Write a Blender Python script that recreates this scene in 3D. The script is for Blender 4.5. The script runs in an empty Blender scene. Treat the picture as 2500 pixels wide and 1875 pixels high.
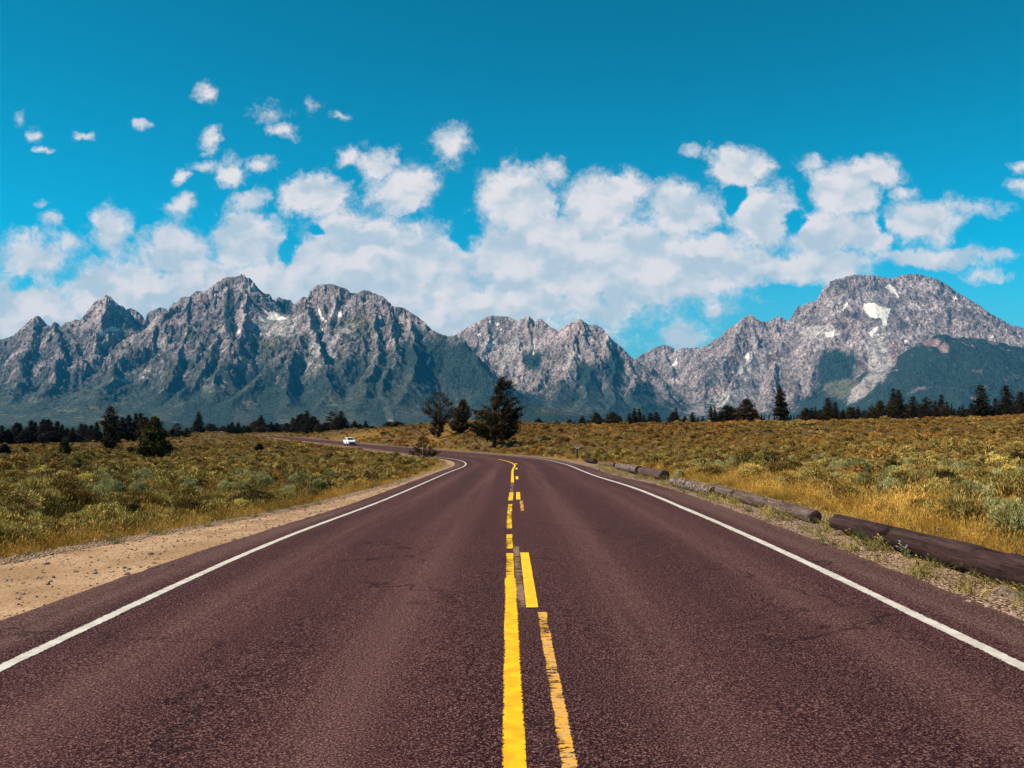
import bpy, bmesh, math, random
import numpy as np
from mathutils import Vector, Matrix

# ------------------------------------------------------------------ camera
F = 1805.0                       # focal length in pixels of the 2500 px wide photograph
PITCH = math.atan((1037 - 937.5) / F)
CP, SP = math.cos(PITCH), math.sin(PITCH)
CAMZ = 1.74
scene = bpy.context.scene
COL = scene.collection
cam_d = bpy.data.cameras.new('camera')
cam = bpy.data.objects.new('camera', cam_d); COL.objects.link(cam)
cam.location = (0, 0, CAMZ); cam.rotation_euler = (math.radians(90) + PITCH, 0, 0)
cam_d.sensor_width = 36; cam_d.lens = F / 2500 * 36
cam_d.clip_start = 0.1; cam_d.clip_end = 60000
scene.camera = cam
scene.view_settings.view_transform = 'Standard'; scene.view_settings.look = 'None'
scene.view_settings.gamma = 1; scene.view_settings.exposure = 0.92
scene.cycles.max_bounces = 5; scene.cycles.diffuse_bounces = 2; scene.cycles.glossy_bounces = 2
scene.cycles.transparent_max_bounces = 8; scene.cycles.transmission_bounces = 2; scene.cycles.volume_bounces = 0
scene.cycles.use_denoising = True

SUN_EL = math.radians(46); SUN_AZ = math.radians(-106)     # azimuth from +Y (view direction) towards +X
SUN_DIR = Vector((math.sin(SUN_AZ) * math.cos(SUN_EL), math.cos(SUN_AZ) * math.cos(SUN_EL), math.sin(SUN_EL)))
SUN_POWER = 4.9; SKY_POWER = 0.074

def tz(px, py):
    """photo pixel -> (X/Y, Z/Y) of the world ray through it"""
    u = (px - 1250) / F; v = (937.5 - py) / F
    y = CP - v * SP; z = SP + v * CP
    return u / y, z / y

# ------------------------------------------------------------------ node helpers
class NT:
    def __init__(s, tree): s.t = tree; s.n = tree.nodes; s.l = tree.links
    def node(s, typ, **kw):
        n = s.n.new(typ)
        for k, v in kw.items(): setattr(n, k, v)
        return n
    def put(s, sock, v):
        if isinstance(v, bpy.types.NodeSocket): s.l.new(v, sock)
        elif v is not None: sock.default_value = v
    def math(s, op, a, b=None, c=None, clamp=False):
        n = s.node('ShaderNodeMath', operation=op, use_clamp=clamp)
        s.put(n.inputs[0], a)
        if b is not None: s.put(n.inputs[1], b)
        if c is not None: s.put(n.inputs[2], c)
        return n.outputs[0]
    def vmath(s, op, a, b=None):
        n = s.node('ShaderNodeVectorMath', operation=op); s.put(n.inputs[0], a)
        if b is not None: s.put(n.inputs[1], b)
        return n.outputs[1] if op in ('LENGTH', 'DOT_PRODUCT', 'DISTANCE') else n.outputs[0]
    def mix(s, f, a, b, mode='MIX'):
        n = s.node('ShaderNodeMix', data_type='RGBA', blend_type=mode)
        s.put(n.inputs[0], f); s.put(n.inputs[6], a); s.put(n.inputs[7], b)
        return n.outputs[2]
    def ramp(s, f, lo, hi, a=0.0, b=1.0, smooth=True):
        n = s.node('ShaderNodeMapRange', interpolation_type='SMOOTHSTEP' if smooth else 'LINEAR')
        s.put(n.inputs[0], f); s.put(n.inputs[1], lo); s.put(n.inputs[2], hi); s.put(n.inputs[3], a); s.put(n.inputs[4], b)
        return n.outputs[0]
    def noise(s, vec, scale, detail=3, rough=.55, lac=2.0):
        n = s.node('ShaderNodeTexNoise'); s.put(n.inputs['Vector'], vec)
        n.inputs['Scale'].default_value = scale; n.inputs['Detail'].default_value = detail
        n.inputs['Roughness'].default_value = rough; n.inputs['Lacunarity'].default_value = lac
        return n.outputs['Fac']
    def scalev(s, vec, sc):
        return s.vmath('MULTIPLY', vec, sc)
    def comb(s, x, y, z=0.0):
        n = s.node('ShaderNodeCombineXYZ'); s.put(n.inputs[0], x); s.put(n.inputs[1], y); s.put(n.inputs[2], z)
        return n.outputs[0]
    def sep(s, v):
        n = s.node('ShaderNodeSeparateXYZ'); s.put(n.inputs[0], v); return n.outputs

def c4(c): return (c[0], c[1], c[2], 1.0)
def new_mat(name, build, rough=.85, spec=.25):
    m = bpy.data.materials.new(name); m.use_nodes = True
    nt = NT(m.node_tree); b = m.node_tree.nodes['Principled BSDF']
    b.inputs['Roughness'].default_value = rough; b.inputs['Specular IOR Level'].default_value = spec
    col = build(nt, b)
    if col is not None: nt.put(b.inputs['Base Color'], col)
    return m
def pos(nt): return nt.node('ShaderNodeNewGeometry').outputs['Position']
def objco(nt): return nt.node('ShaderNodeTexCoord').outputs['Object']
def bump(nt, b, h, strength=.5, dist=.02):
    n = nt.node('ShaderNodeBump'); n.inputs['Strength'].default_value = strength; n.inputs['Distance'].default_value = dist
    nt.put(n.inputs['Height'], h); nt.l.new(n.outputs[0], b.inputs['Normal'])
def mat_two(name, a, b_, scale=3, rough=.85, spec=.2, lo=.35, hi=.65, bump_d=0, detail=4):
    def f(nt, b):
        p = objco(nt); n = nt.noise(p, scale, detail)
        if bump_d: bump(nt, b, nt.noise(p, scale * 3, 4), .6, bump_d)
        return nt.mix(nt.ramp(n, lo, hi), c4(a), c4(b_))
    return new_mat(name, f, rough, spec)

# ------------------------------------------------------------------ sky (world)
world = bpy.data.worlds.new('World'); scene.world = world; world.use_nodes = True
w = NT(world.node_tree); w.n.clear()
wo = w.node('ShaderNodeOutputWorld'); bg = w.node('ShaderNodeBackground')
bg.inputs[1].default_value = SKY_POWER; w.l.new(bg.outputs[0], wo.inputs[0])
sky = w.node('ShaderNodeTexSky', sky_type='NISHITA'); sky.sun_disc = False
sky.sun_elevation = SUN_EL; sky.sun_rotation = SUN_AZ; sky.altitude = 2000; sky.air_density = 1.0; sky.dust_density = .6; sky.ozone_density = 2.0
SKY_TINT = (0.01, 1.15, 1.11)
skyc = w.mix(1.0, sky.outputs[0], c4(SKY_TINT), 'MULTIPLY')
gen = w.node('ShaderNodeTexCoord').outputs['Generated']
gx, gy, gz = w.sep(gen)
ay = w.math('MAXIMUM', w.math('ABSOLUTE', gy), 0.08)
U = w.math('DIVIDE', gx, ay); V = w.math('DIVIDE', gz, ay)
P = w.comb(U, V)
# domain warp for the ragged outlines
wn = w.node('ShaderNodeTexNoise'); w.l.new(P, wn.inputs['Vector'])
wn.inputs['Scale'].default_value = 22; wn.inputs['Detail'].default_value = 4; wn.inputs['Roughness'].default_value = .6
warp = w.vmath('MULTIPLY', w.vmath('SUBTRACT', wn.outputs['Color'], (.5, .5, .5)), (.050, .042, 0))
PW = w.vmath('ADD', P, warp)
BL = [  # cloud puffs: centre x, y, radii, weight (where each stands in the sky)
 (80,640,190,110,.62),(265,565,75,85,.8),(60,760,260,130,.8),(300,720,260,130,.95),(430,620,150,95,.95),(600,590,120,105,1.15),(480,700,260,110,1.05),(640,720,240,140,1.15),
 (860,600,200,110,1.15),(800,700,300,170,1.25),(1000,660,260,150,1.25),(1150,770,360,130,1.1),(950,790,280,100,1.05),
 (770,480,115,75,1.1),(985,465,110,95,1.15),(925,400,65,65,.9),(1098,357,62,58,1.0),(850,387,45,34,.85),(505,227,38,28,.8),(510,340,34,40,.75),(690,325,48,24,.75),
 (640,410,42,32,.75),(565,425,42,54,.85),(505,408,42,20,.6),(430,505,70,48,.85),(612,492,58,40,.7),(346,306,24,18,.65),(202,330,40,15,.65),(78,327,28,26,.75),(45,292,26,20,.5),
 (440,432,30,22,.7),(130,540,42,26,.75),(165,592,44,34,.75),(100,362,34,12,.5),(103,500,24,15,.5),(655,285,60,30,.48),(770,262,26,30,.42),(830,285,26,16,.45),
 (1265,490,125,125,1.2),(1195,440,48,34,.75),(1345,430,40,56,.8),(1385,450,42,30,.65),(1450,515,130,120,1.2),(1530,465,85,75,1.0),(1300,630,300,150,1.35),(1520,640,300,140,1.35),
 (1660,515,125,100,1.2),(1805,410,100,72,1.15),(1860,530,120,120,1.15),(1700,650,300,110,1.25),(1650,700,260,70,1.0),(2060,470,115,100,1.15),(2130,415,95,55,1.0),
 (2000,570,150,80,1.1),(2250,545,135,85,1.05),(2120,570,110,80,1.0),(1990,650,190,70,1.1),(2280,632,200,36,.9),(2400,622,110,30,.65),(2205,478,44,28,.7),(1985,388,56,32,.65),
 (1735,390,22,34,.6),(1682,377,38,20,.55),(2492,455,44,30,.8),(2492,405,34,30,.65),(2370,512,110,30,.6),(1310,805,52,42,.72),(1668,830,100,62,.72),(1460,745,260,80,.72),
 (1745,757,75,42,.65),(1290,745,190,90,.95),(2400,668,90,30,.5),(90,830,330,80,.75),(1420,830,180,50,.5)]
HOLES = [(1797,487,36,48,.85),(1935,548,44,46,.85),(775,563,36,20,.8),(703,620,30,55,.8),(1142,575,60,56,.7),(2155,555,22,40,.7),(1890,710,70,26,.5),(60,700,60,30,.35),(1570,640,10,10,.1)]
def vma(a, m, c):
    n = w.node('ShaderNodeVectorMath', operation='MULTIPLY_ADD'); w.put(n.inputs[0], a); w.put(n.inputs[1], m); w.put(n.inputs[2], c); return n.outputs[0]
def blob(cx, cy, rx, ry, wgt, prev):
    a, b = tz(cx, cy)       # the previous result is chained in at 1e-7 so that the nodes evaluate one after another
    q = PW if prev is None else vma(prev, (1e-7, 1e-7, 0), PW)
    v_ = vma(q, (F / rx, F / ry, 0), (-a * F / rx, -b * F / ry, 0))
    return w.math('MULTIPLY_ADD', w.vmath('LENGTH', v_), -wgt, wgt)
dens = None
for bl in BL:
    if bl[2] < 70: bl = bl[:2] + (bl[2] * 1.15, bl[3] * 1.15, bl[4] * .80)
    v_ = blob(*bl, dens)
    dens = v_ if dens is None else w.math('SMOOTH_MAX', dens, v_, .12)
hole = None
for bl in HOLES:
    v_ = blob(*bl, dens if hole is None else hole); hole = v_ if hole is None else w.math('MAXIMUM', hole, v_)
dens = w.math('SUBTRACT', dens, w.math('MULTIPLY', w.math('MAXIMUM', hole, 0.0), 1.25))
dens = w.math('MAXIMUM', dens, -.4)
nA = w.noise(w.vmath('MULTIPLY', PW, (1, 1.25, 1)), 26, 5, .58)
nB = w.noise(P, 120, 4, .7)
vb = w.node('ShaderNodeTexVoronoi', feature='F1'); w.put(vb.inputs['Vector'], w.vmath('MULTIPLY', PW, (1, 1.2, 1))); vb.inputs['Scale'].default_value = 30
vb.inputs['Detail'].default_value = 1; vb.inputs['Roughness'].default_value = .5
bil = w.math('SUBTRACT', .9, vb.outputs['Distance'])
nn = w.math('ADD', w.math('MULTIPLY', nA, .58), w.math('ADD', w.math('MULTIPLY', nB, .32), w.math('MULTIPLY', bil, .18)))
D1 = w.math('ADD', w.math('MULTIPLY', dens, .95), w.math('MULTIPLY_ADD', nn, 1.25, -.605))
alpha = w.ramp(D1, .02, .54)
alpha = w.math('POWER', alpha, 1.15)
# light from the upper left: denser / facing parts white, hollows blue grey
nl1 = w.noise(w.vmath('MULTIPLY', PW, (1, 1.35, 1)), 17, 2, .5); nl2 = w.noise(w.vmath('MULTIPLY', w.vmath('ADD', PW, (-.010, .020, 0)), (1, 1.35, 1)), 17, 2, .5)
relief = w.math('SUBTRACT', nl1, nl2)
lit = w.ramp(w.math('ADD', w.math('ADD', w.math('MULTIPLY', relief, 1.5), w.math('MULTIPLY', nn, .45)), w.math('MULTIPLY', V, .75)), .10, .68)
cl_col = w.mix(lit, (4.4, 5.0, 5.4, 1), (7.3, 6.6, 6.4, 1))
# thin white haze low over the horizon
skyc = w.mix(w.ramp(V, .22, .62), skyc, w.mix(1.0, skyc, (.6, .76, .76, 1), 'MULTIPLY'))
hz = w.ramp(V, .27, .04, 0, .72)
base = w.mix(hz, skyc, (1.5, 3.3, 4.1, 1))
alpha = w.math('MULTIPLY', alpha, w.ramp(gz, -.02, .04))
col = w.mix(w.math('MULTIPLY', alpha, .93), base, cl_col)
w.l.new(col, bg.inputs[0])
world.cycles.sampling_method = 'MANUAL'; world.cycles.sample_map_resolution = 512

sd = bpy.data.lights.new('sun', 'SUN'); sd.energy = SUN_POWER; sd.angle = math.radians(.5); sd.color = (1.0, .91, .80)
sun = bpy.data.objects.new('sun', sd); COL.objects.link(sun); sun.rotation_euler = SUN_DIR.to_track_quat('Z', 'Y').to_euler()

# ------------------------------------------------------------------ numpy noise
def _h(ix, iy, seed):
    n = (ix.astype(np.int64) * 374761393 + iy.astype(np.int64) * 668265263 + seed * 974634777) & 0xFFFFFFFF
    n = ((n ^ (n >> 13)) * 1274126177) & 0xFFFFFFFF
    return ((n ^ (n >> 16)) & 0xFFFFFF).astype(np.float64) / 0xFFFFFF
def pn(x, y, seed=0):
    xi = np.floor(x); yi = np.floor(y); fx = x - xi; fy = y - yi
    u = fx * fx * fx * (fx * (fx * 6 - 15) + 10); v = fy * fy * fy * (fy * (fy * 6 - 15) + 10)
    def g(ax, ay):
        a = _h(xi + ax, yi + ay, seed) * 2 * np.pi
        return np.cos(a) * (fx - ax) + np.sin(a) * (fy - ay)
    a = g(0, 0); b = g(1, 0); c = g(0, 1); d = g(1, 1)
    return (a + (b - a) * u + (c - a) * v + (a - b - c + d) * u * v) * 1.5
def fbm(x, y, seed=0, o=5, gain=.5):
    s = 0; a = 1; t = 0
    for i in range(o):
        s = s + a * pn(x, y, seed + i * 17); t += a; a *= gain; x = x * 2.03 + 11.3; y = y * 2.03 + 5.7
    return s / t
def ridged(x, y, seed=0, o=5, gain=.55):
    s = 0; a = 1; t = 0; prev = 1
    for i in range(o):
        n = 1 - np.abs(pn(x, y, seed + i * 13)); n = n * n
        s = s + a * n * prev; t += a; prev = np.clip(n * 1.3, 0, 1); a *= gain; x = x * 2.07 + 3.1; y = y * 2.07 + 7.7
    return s / t
def sst(a, b, x):
    t = np.clip((x - a) / (b - a), 0, 1); return t * t * (3 - 2 * t)

# ------------------------------------------------------------------ object helpers
def link(o, parent=None):
    COL.objects.link(o)
    if parent is not None: o.parent = parent
    return o
def mesh_obj(name, verts, faces, mat=None, parent=None, smooth=False, mats=None, fmat=None):
    me = bpy.data.meshes.new(name)
    verts = np.asarray(verts, dtype=np.float32)
    if isinstance(faces, np.ndarray):
        nf, k = faces.shape
        me.vertices.add(len(verts)); me.vertices.foreach_set('co', verts.ravel())
        me.loops.add(nf * k); me.loops.foreach_set('vertex_index', faces.astype(np.int32).ravel())
        me.polygons.add(nf); me.polygons.foreach_set('loop_start', np.arange(0, nf * k, k, dtype=np.int32))
        me.polygons.foreach_set('loop_total', np.full(nf, k, dtype=np.int32))
        me.update(calc_edges=True)
    else:
        me.from_pydata([tuple(v) for v in verts.tolist()], [], faces)
    for m in (mats or ([mat] if mat else [])): me.materials.append(m)
    if fmat is not None: me.polygons.foreach_set('material_index', np.asarray(fmat, dtype=np.int32))
    if smooth: me.polygons.foreach_set('use_smooth', np.ones(len(me.polygons), dtype=bool))
    o = bpy.data.objects.new(name, me)
    return link(o, parent)
def empty(name, loc=(0, 0, 0), rz=0, scale=1):
    o = bpy.data.objects.new(name, None); o.location = loc; o.rotation_euler = (0, 0, rz); o.empty_display_size = .3
    o.scale = (scale,) * 3 if isinstance(scale, (int, float)) else scale
    return link(o)
def tag(o, label=None, cat=None, group=None, kind=None):
    if label: o['label'] = label
    if cat: o['category'] = cat
    if group: o['group'] = group
    if kind: o['kind'] = kind
    return o
def copy_tree(o, parent=None):
    c = o.copy(); COL.objects.link(c)
    c.parent = parent
    for ch in list(o.children): copy_tree(ch, c)
    return c
def fattr(o, name, arr, domain='POINT'):
    a = o.data.attributes.new(name, 'FLOAT', domain); a.data.foreach_set('value', np.asarray(arr, dtype=np.float32))

# ------------------------------------------------------------------ road path (fitted)
PP = [-0.05, 0.1044, -0.2049, 0.1944, -0.08, -0.0335, 0.3776, -0.6683, -1.0449, -1.0932, -0.6175, 0.0756, -0.2979, 0.154, -0.1748, 1.7452, 1.7156, 1.979, 2.3533, 2.6527, 3.0166, 3.2879, 3.6789, 3.9927, 4.2511, 4.161, 4.5455, -1.4111, 1.9748, 5.2846, 3.4285, 3.9579, 2.2238, 1.922, 1.9332, 1.8568, -1.2315, 2.1468, -1.3422, -0.4889]
N1 = 13; M1 = 12
KS = np.array([0, 15, 25, 35, 45, 52, 60, 70, 85, 110, 150, 200, 300.]); HS = np.array([0, 10, 20, 32, 44, 56, 70, 90, 120, 160, 200, 300.])
_k = np.array(PP[2:2 + N1]) / 100; _hh = np.array(PP[2 + N1:2 + N1 + M1]); _b = np.array(PP[2 + N1 + M1:2 + N1 + 2 * M1]) / 100
DS = .5
SS = np.arange(0, 470, DS)
kk = np.interp(SS, KS, _k); kk = np.where(SS > 300, -.0025, kk)
TH = PP[1] / 100 + np.cumsum(kk) * DS
PX = PP[0] + np.cumsum(np.sin(TH)) * DS; PY = np.cumsum(np.cos(TH)) * DS
hq = np.interp(SS, HS, _hh)
_b[-1] = 0; _b[-2] = .01; _b[0] = 0
BK = np.interp(SS, HS, _b)
PZ = CAMZ - hq
PZ = np.where(SS > 300, CAMZ - 4.55 - (SS - 300) * .004, PZ)
# smooth the profile
ker = np.hanning(25); ker /= ker.sum()
def smooth(a): return np.convolve(np.pad(a, 12, mode='reflect', reflect_type='odd'), ker, mode='valid')
PZ = smooth(PZ); BK = smooth(BK)
# extend backwards behind the camera
nb = 80
sb = -np.arange(nb, 0, -1) * DS
PX = np.concatenate([PX[0] + np.sin(TH[0]) * sb, PX]); PY = np.concatenate([PY[0] + np.cos(TH[0]) * sb, PY])
PZ = np.concatenate([np.full(nb, PZ[0]), PZ]); BK = np.concatenate([np.full(nb, BK[0]), BK]); TH = np.concatenate([np.full(nb, TH[0]), TH]); SS = np.concatenate([sb, SS])
NX, NY = np.cos(TH), -np.sin(TH)
def road_pt(s, off, dz=0.0):
    x = np.interp(s, SS, PX); y = np.interp(s, SS, PY); z = np.interp(s, SS, PZ); b = np.interp(s, SS, BK)
    nx = np.interp(s, SS, NX); ny = np.interp(s, SS, NY)
    return np.stack([x + nx * off, y + ny * off, z + b * off + dz], -1)

# offsets of pavement and dirt edges
LPE = lambda s: -np.interp(s, [-40, 0, 6, 12, 30, 60, 470], [4.8, 4.75, 4.6, 4.4, 4.4, 4.55, 4.3])
RPE = lambda s: np.interp(s, [-40, 0, 30, 470], [4.45, 4.45, 4.5, 4.3])
LDE = lambda s: -np.interp(s, [-40, 0, 6, 10, 15, 22, 31, 45, 60, 120, 470], [9.5, 8.3, 7.6, 7.1, 6.35, 5.75, 5.15, 5.1, 5.1, 4.9, 4.9])
RDE = lambda s: np.interp(s, [-40, 0, 10, 50, 60, 75, 90, 120, 470], [5.9, 5.9, 5.9, 6.3, 5.9, 5.5, 5.3, 5.2, 5.0])

# ------------------------------------------------------------------ terrain height
CT = [ # px, py, forward distance Y
 (0,1200,24),(0,1300,13),(300,1200,26),(300,1150,46),(100,1130,66),(100,1106,110),(0,1096,150),(200,1080,215),(0,1086,230),(-200,1086,200),(-200,1200,24),
 (400,1122,95),(375,1098,160),(450,1074,235),(500,1054,295),(560,1056,305),(400,1075,290),(600,1110,110),(600,1075,220),(520,1070,250),(330,1078,250),
 (700,1056,330),(620,1059,370),(800,1053,265),(880,1053,235),(960,1051,185),(1080,1047,160),(1205,1091,92),(1150,1066,120),(1065,1071,118),(1240,1046,150),
 (1300,1044,158),(1600,1037,160),(1900,1033,160),(2200,1029,160),(2500,1021,155),(2700,1018,155),(1409,1121,58),(1600,1092,85),(1600,1062,120),(1450,1075,105),(1350,1085,92),
 (2000,1100,62),(2000,1062,110),(2400,1100,55),(2400,1056,105),(2400,1200,22.5),(2000,1200,23.5),(2400,1300,13.2),(1800,1200,24.5),(1700,1160,36),(2700,1300,12),(2700,1100,50)]
cpts = []
for (px, py, Y) in CT:
    a, b = tz(px, py); cpts.append((a * Y, Y, CAMZ + b * Y))
for s in (-30, -10, 0, 8, 16, 25, 35, 48, 60, 75, 95, 120, 150, 185, 230, 280, 330, 400, 450):
    for o in (-8.5, 8.0):
        p = road_pt(s, o); 
        if np.hypot(p[0], p[1]) > 4: cpts.append((p[0], p[1], p[2] - (0.25 if s < 60 else .1)))
for t in np.linspace(-.85, .85, 9):
    Y = 230 if t > 0 else 420
    cpts.append((t * Y, Y, -1.5 if t > 0 else -5.0)); cpts.append((t * 600, 600, -6)); cpts.append((t * 2000, 2000, -6)); 
    cpts.append((t * 7, 7, -.05 if abs(t) > .3 else 0))
cpts = np.array(cpts)
def cmap(x, y):
    r = np.maximum(np.hypot(x, y), 3.0); th = np.clip(np.arctan2(x, y), -1.0, 1.0)
    return np.stack([th * 2.2, np.log(r)], -1)
_C = cmap(cpts[:, 0], cpts[:, 1])
def tps(d2): return 0.5 * d2 * np.log(d2 + 1e-9)
_d2 = ((_C[:, None] - _C[None]) ** 2).sum(-1)
_n = len(_C); _A = np.zeros((_n + 3, _n + 3)); _A[:_n, :_n] = tps(_d2) + np.eye(_n) * .004
_Pm = np.concatenate([np.ones((_n, 1)), _C], 1); _A[:_n, _n:] = _Pm; _A[_n:, :_n] = _Pm.T
_W = np.linalg.solve(_A, np.concatenate([cpts[:, 2], np.zeros(3)]))
def near_road(x, y):
    """signed offset and s of the nearest path sample"""
    off = np.full(x.shape, 99.0); s = np.zeros(x.shape)
    for i in range(0, len(x), 4000):
        xs = x[i:i + 4000]; ys = y[i:i + 4000]
        d = (xs[:, None] - PX[None]) ** 2 + (ys[:, None] - PY[None]) ** 2
        j = d.argmin(1)
        o = (xs - PX[j]) * NX[j] + (ys - PY[j]) * NY[j]
        al = (xs - PX[j]) * np.sin(TH[j]) + (ys - PY[j]) * np.cos(TH[j])
        dist = np.sqrt(d[np.arange(len(j)), j])
        off[i:i + 4000] = np.where(dist < np.abs(o) + 3, o, np.sign(o + 1e-9) * dist); s[i:i + 4000] = SS[j] + np.clip(al, -1, 1)
    return off, s
def terrain(x, y, info=False):
    x = np.atleast_1d(np.asarray(x, float)); y = np.atleast_1d(np.asarray(y, float))
    z = np.empty(x.shape)
    q = cmap(x, y)
    for i in range(0, len(x), 20000):
        d2 = ((q[i:i + 20000, None] - _C[None]) ** 2).sum(-1)
        z[i:i + 20000] = tps(d2) @ _W[:_n] + _W[_n] + q[i:i + 20000] @ _W[_n + 1:]
    r = np.hypot(x, y)
    far = sst(450, 900, r); z = z * (1 - far) + far * -6.0
    behind = sst(1.0, 1.6, np.abs(np.arctan2(x, y))); z = z * (1 - behind) + behind * np.where(r < 600, 0.0, -6)
    und = fbm(x / 14, y / 14, 3, 3) * .35 * sst(12, 60, r) * (1 - far) + fbm(x / 2.2, y / 2.2, 9, 3) * .06
    off = np.full(x.shape, 99.0); s = np.zeros(x.shape)
    m = r < 480
    off[m], s[m] = near_road(x[m], y[m])
    b = np.interp(s, SS, BK)
    rz = np.interp(s, SS, PZ) + b * np.clip(off, -9, 9)
    lim = np.where(off < 0, -LDE(s), RDE(s))
    wgt = sst(lim - .3, lim + 6, np.abs(off))
    dip = -.05 - .22 * sst(lim, lim + 2.0, np.abs(off))
    z = np.where(m, (rz + dip) * (1 - wgt) + (z + und) * wgt, z + und)
    return (z, off, s) if info else z
def at(px, py, y0=4, y1=420):
    """world point where the ray through a photo pixel meets the ground"""
    a, b = tz(px, py); Y = np.exp(np.linspace(np.log(y0), np.log(y1), 900))
    g = terrain(a * Y, Y); d = CAMZ + b * Y - g
    i = np.nonzero(d < 0)[0]
    Yv = Y[i[0]] if len(i) else y1
    return Vector((a * Yv, Yv, float(terrain(a * Yv, Yv)[0])))
def on(px, Y, py=1037):
    a, _ = tz(px, py); return Vector((a * Y, Y, float(terrain(a * Y, Y)[0])))

# ------------------------------------------------------------------ ground sheet
ang = np.concatenate([np.radians(np.arange(-180, -42, 2.0)), np.radians(np.arange(-42, 42, .16)), np.radians(np.arange(42, 180, 2.0))])
rr = np.concatenate([[.6], np.exp(np.linspace(np.log(1.5), np.log(480), 330)), np.exp(np.linspace(np.log(500), np.log(30000), 30))])
A_, R_ = np.meshgrid(ang, rr)
gxv = (np.sin(A_) * R_).ravel(); gyv = (np.cos(A_) * R_).ravel()
gzv, goff, gs = terrain(gxv, gyv, True)
na = len(ang); nr = len(rr)
ii = np.arange(na); jj = np.arange(nr - 1)
I, J = np.meshgrid(ii, jj); I2 = (I + 1) % na
fc = np.stack([J * na + I, J * na + I2, (J + 1) * na + I2, (J + 1) * na + I], -1).reshape(-1, 4)
fc = fc[:, ::-1]
def ground_mat(nt, b):
    p = pos(nt); at_ = nt.node('ShaderNodeAttribute', attribute_name='road').outputs['Fac']
    ff = nt.node('ShaderNodeAttribute', attribute_name='far').outputs['Fac']
    dry = nt.node('ShaderNodeAttribute', attribute_name='dry').outputs['Fac']
    n1 = nt.noise(p, .35, 4); n2 = nt.noise(p, 2.2, 5, .65); n3 = nt.noise(p, 28, 3, .7)
    soil = nt.mix(nt.ramp(n2, .38, .62), (.045, .020, .008, 1), (.135, .072, .024, 1))
    green = nt.mix(nt.ramp(n3, .4, .65), (.040, .026, .006, 1), (.105, .074, .016, 1))
    c = nt.mix(nt.ramp(n1, .38, .62), soil, green)
    c = nt.mix(nt.math('MULTIPLY', dry, nt.ramp(n2, .35, .65, .3, 1.0)), c, (.20, .105, .018, 1))
    # gravel / dirt shoulder
    e = nt.math('ADD', at_, nt.math('MULTIPLY_ADD', n2, .9, -.45))
    grav = nt.mix(nt.ramp(n3, .35, .62), (.13, .082, .052, 1), (.30, .20, .13, 1))
    c = nt.mix(nt.ramp(e, -.1, .15), grav, c)
    c = nt.mix(ff, c, (.012, .020, .012, 1))
    bump(nt, b, nt.math('ADD', n3, n2), .7, .05)
    return c
gm = new_mat('ground', ground_mat, .95, .1)
ground = mesh_obj('ground', np.stack([gxv, gyv, gzv], -1), fc, gm, smooth=True)
lim = np.where(goff < 0, -LDE(gs), RDE(gs))
fattr(ground, 'road', np.clip(np.abs(goff) - lim, -3, 3)); fattr(ground, 'far', sst(380, 620, np.hypot(gxv, gyv)))
def dryness(x, y, off, s):
    """1 where dry golden grass grows"""
    lim = np.where(off < 0, -LDE(s), RDE(s)); d = np.abs(off) - lim
    n = fbm(x / 9, y / 9, 21, 3)
    right = (off > 0) & (off < 60); wdt = np.where(right, np.interp(s, [0, 20, 40, 60, 80], [2.6, 3.4, 3.6, 2.4, 1.0]), np.interp(s, [0, 15, 30, 60, 80], [2.2, 1.7, 1.3, 1.8, 1.8]))
    v = (1 - sst(wdt * .6, wdt * 1.6, d + n * 3.2)) * (1 - .75 * sst(.05, .35, fbm(x / 2.6, y / 2.6, 23, 2)) * (d > 1.0))
    patch = np.exp(-(((x + 42) / 14) ** 2 + ((y - 205) / 30) ** 2)) + .8 * np.exp(-(((x + 14) / 5) ** 2 + ((y - 150) / 25) ** 2))
    return np.clip(v + patch, 0, 1)
fattr(ground, 'dry', dryness(gxv, gyv, goff, gs))
tag(ground, kind='structure')

# ------------------------------------------------------------------ ribbons: road, dirt, markings
def ribbon(name, s, o1, o2, dz, mat, cols=1, kind='structure', wob=0, seed=1, smooth=True):
    s = np.asarray(s, float); o1 = o1(s) if callable(o1) else np.full(s.shape, float(o1)); o2 = o2(s) if callable(o2) else np.full(s.shape, float(o2))
    if wob:
        o1 = o1 + wob * (fbm(s * 3.1, s * 0 + seed, seed, 4)); o2 = o2 + wob * (fbm(s * 3.1, s * 0 + seed + 9, seed + 3, 4))
    V_ = []; UVs = []
    for c in range(cols + 1):
        t = c / cols; o = o1 * (1 - t) + o2 * t
        V_.append(road_pt(s, o, dz)); UVs.append(np.stack([o, s], -1))
    V_ = np.stack(V_, 1).reshape(-1, 3); UVs = np.stack(UVs, 1).reshape(-1, 2)
    n = len(s); w_ = cols + 1
    I, J = np.meshgrid(np.arange(cols), np.arange(n - 1))
    f = np.stack([J * w_ + I, J * w_ + I + 1, (J + 1) * w_ + I + 1, (J + 1) * w_ + I], -1).reshape(-1, 4)
    o = mesh_obj(name, V_, f, mat, smooth=smooth)
    fattr(o, 'edge', np.tile([1 - abs(2 * c / cols - 1) for c in range(cols + 1)], n))
    uv = o.data.uv_layers.new(name='UVMap'); li = np.empty(len(o.data.loops), dtype=np.int32); o.data.loops.foreach_get('vertex_index', li)
    uv.data.foreach_set('uv', UVs[li].astype(np.float32).ravel())
    if kind: o['kind'] = kind
    return o
def uvn(nt): return nt.node('ShaderNodeTexCoord').outputs['UV']
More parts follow.
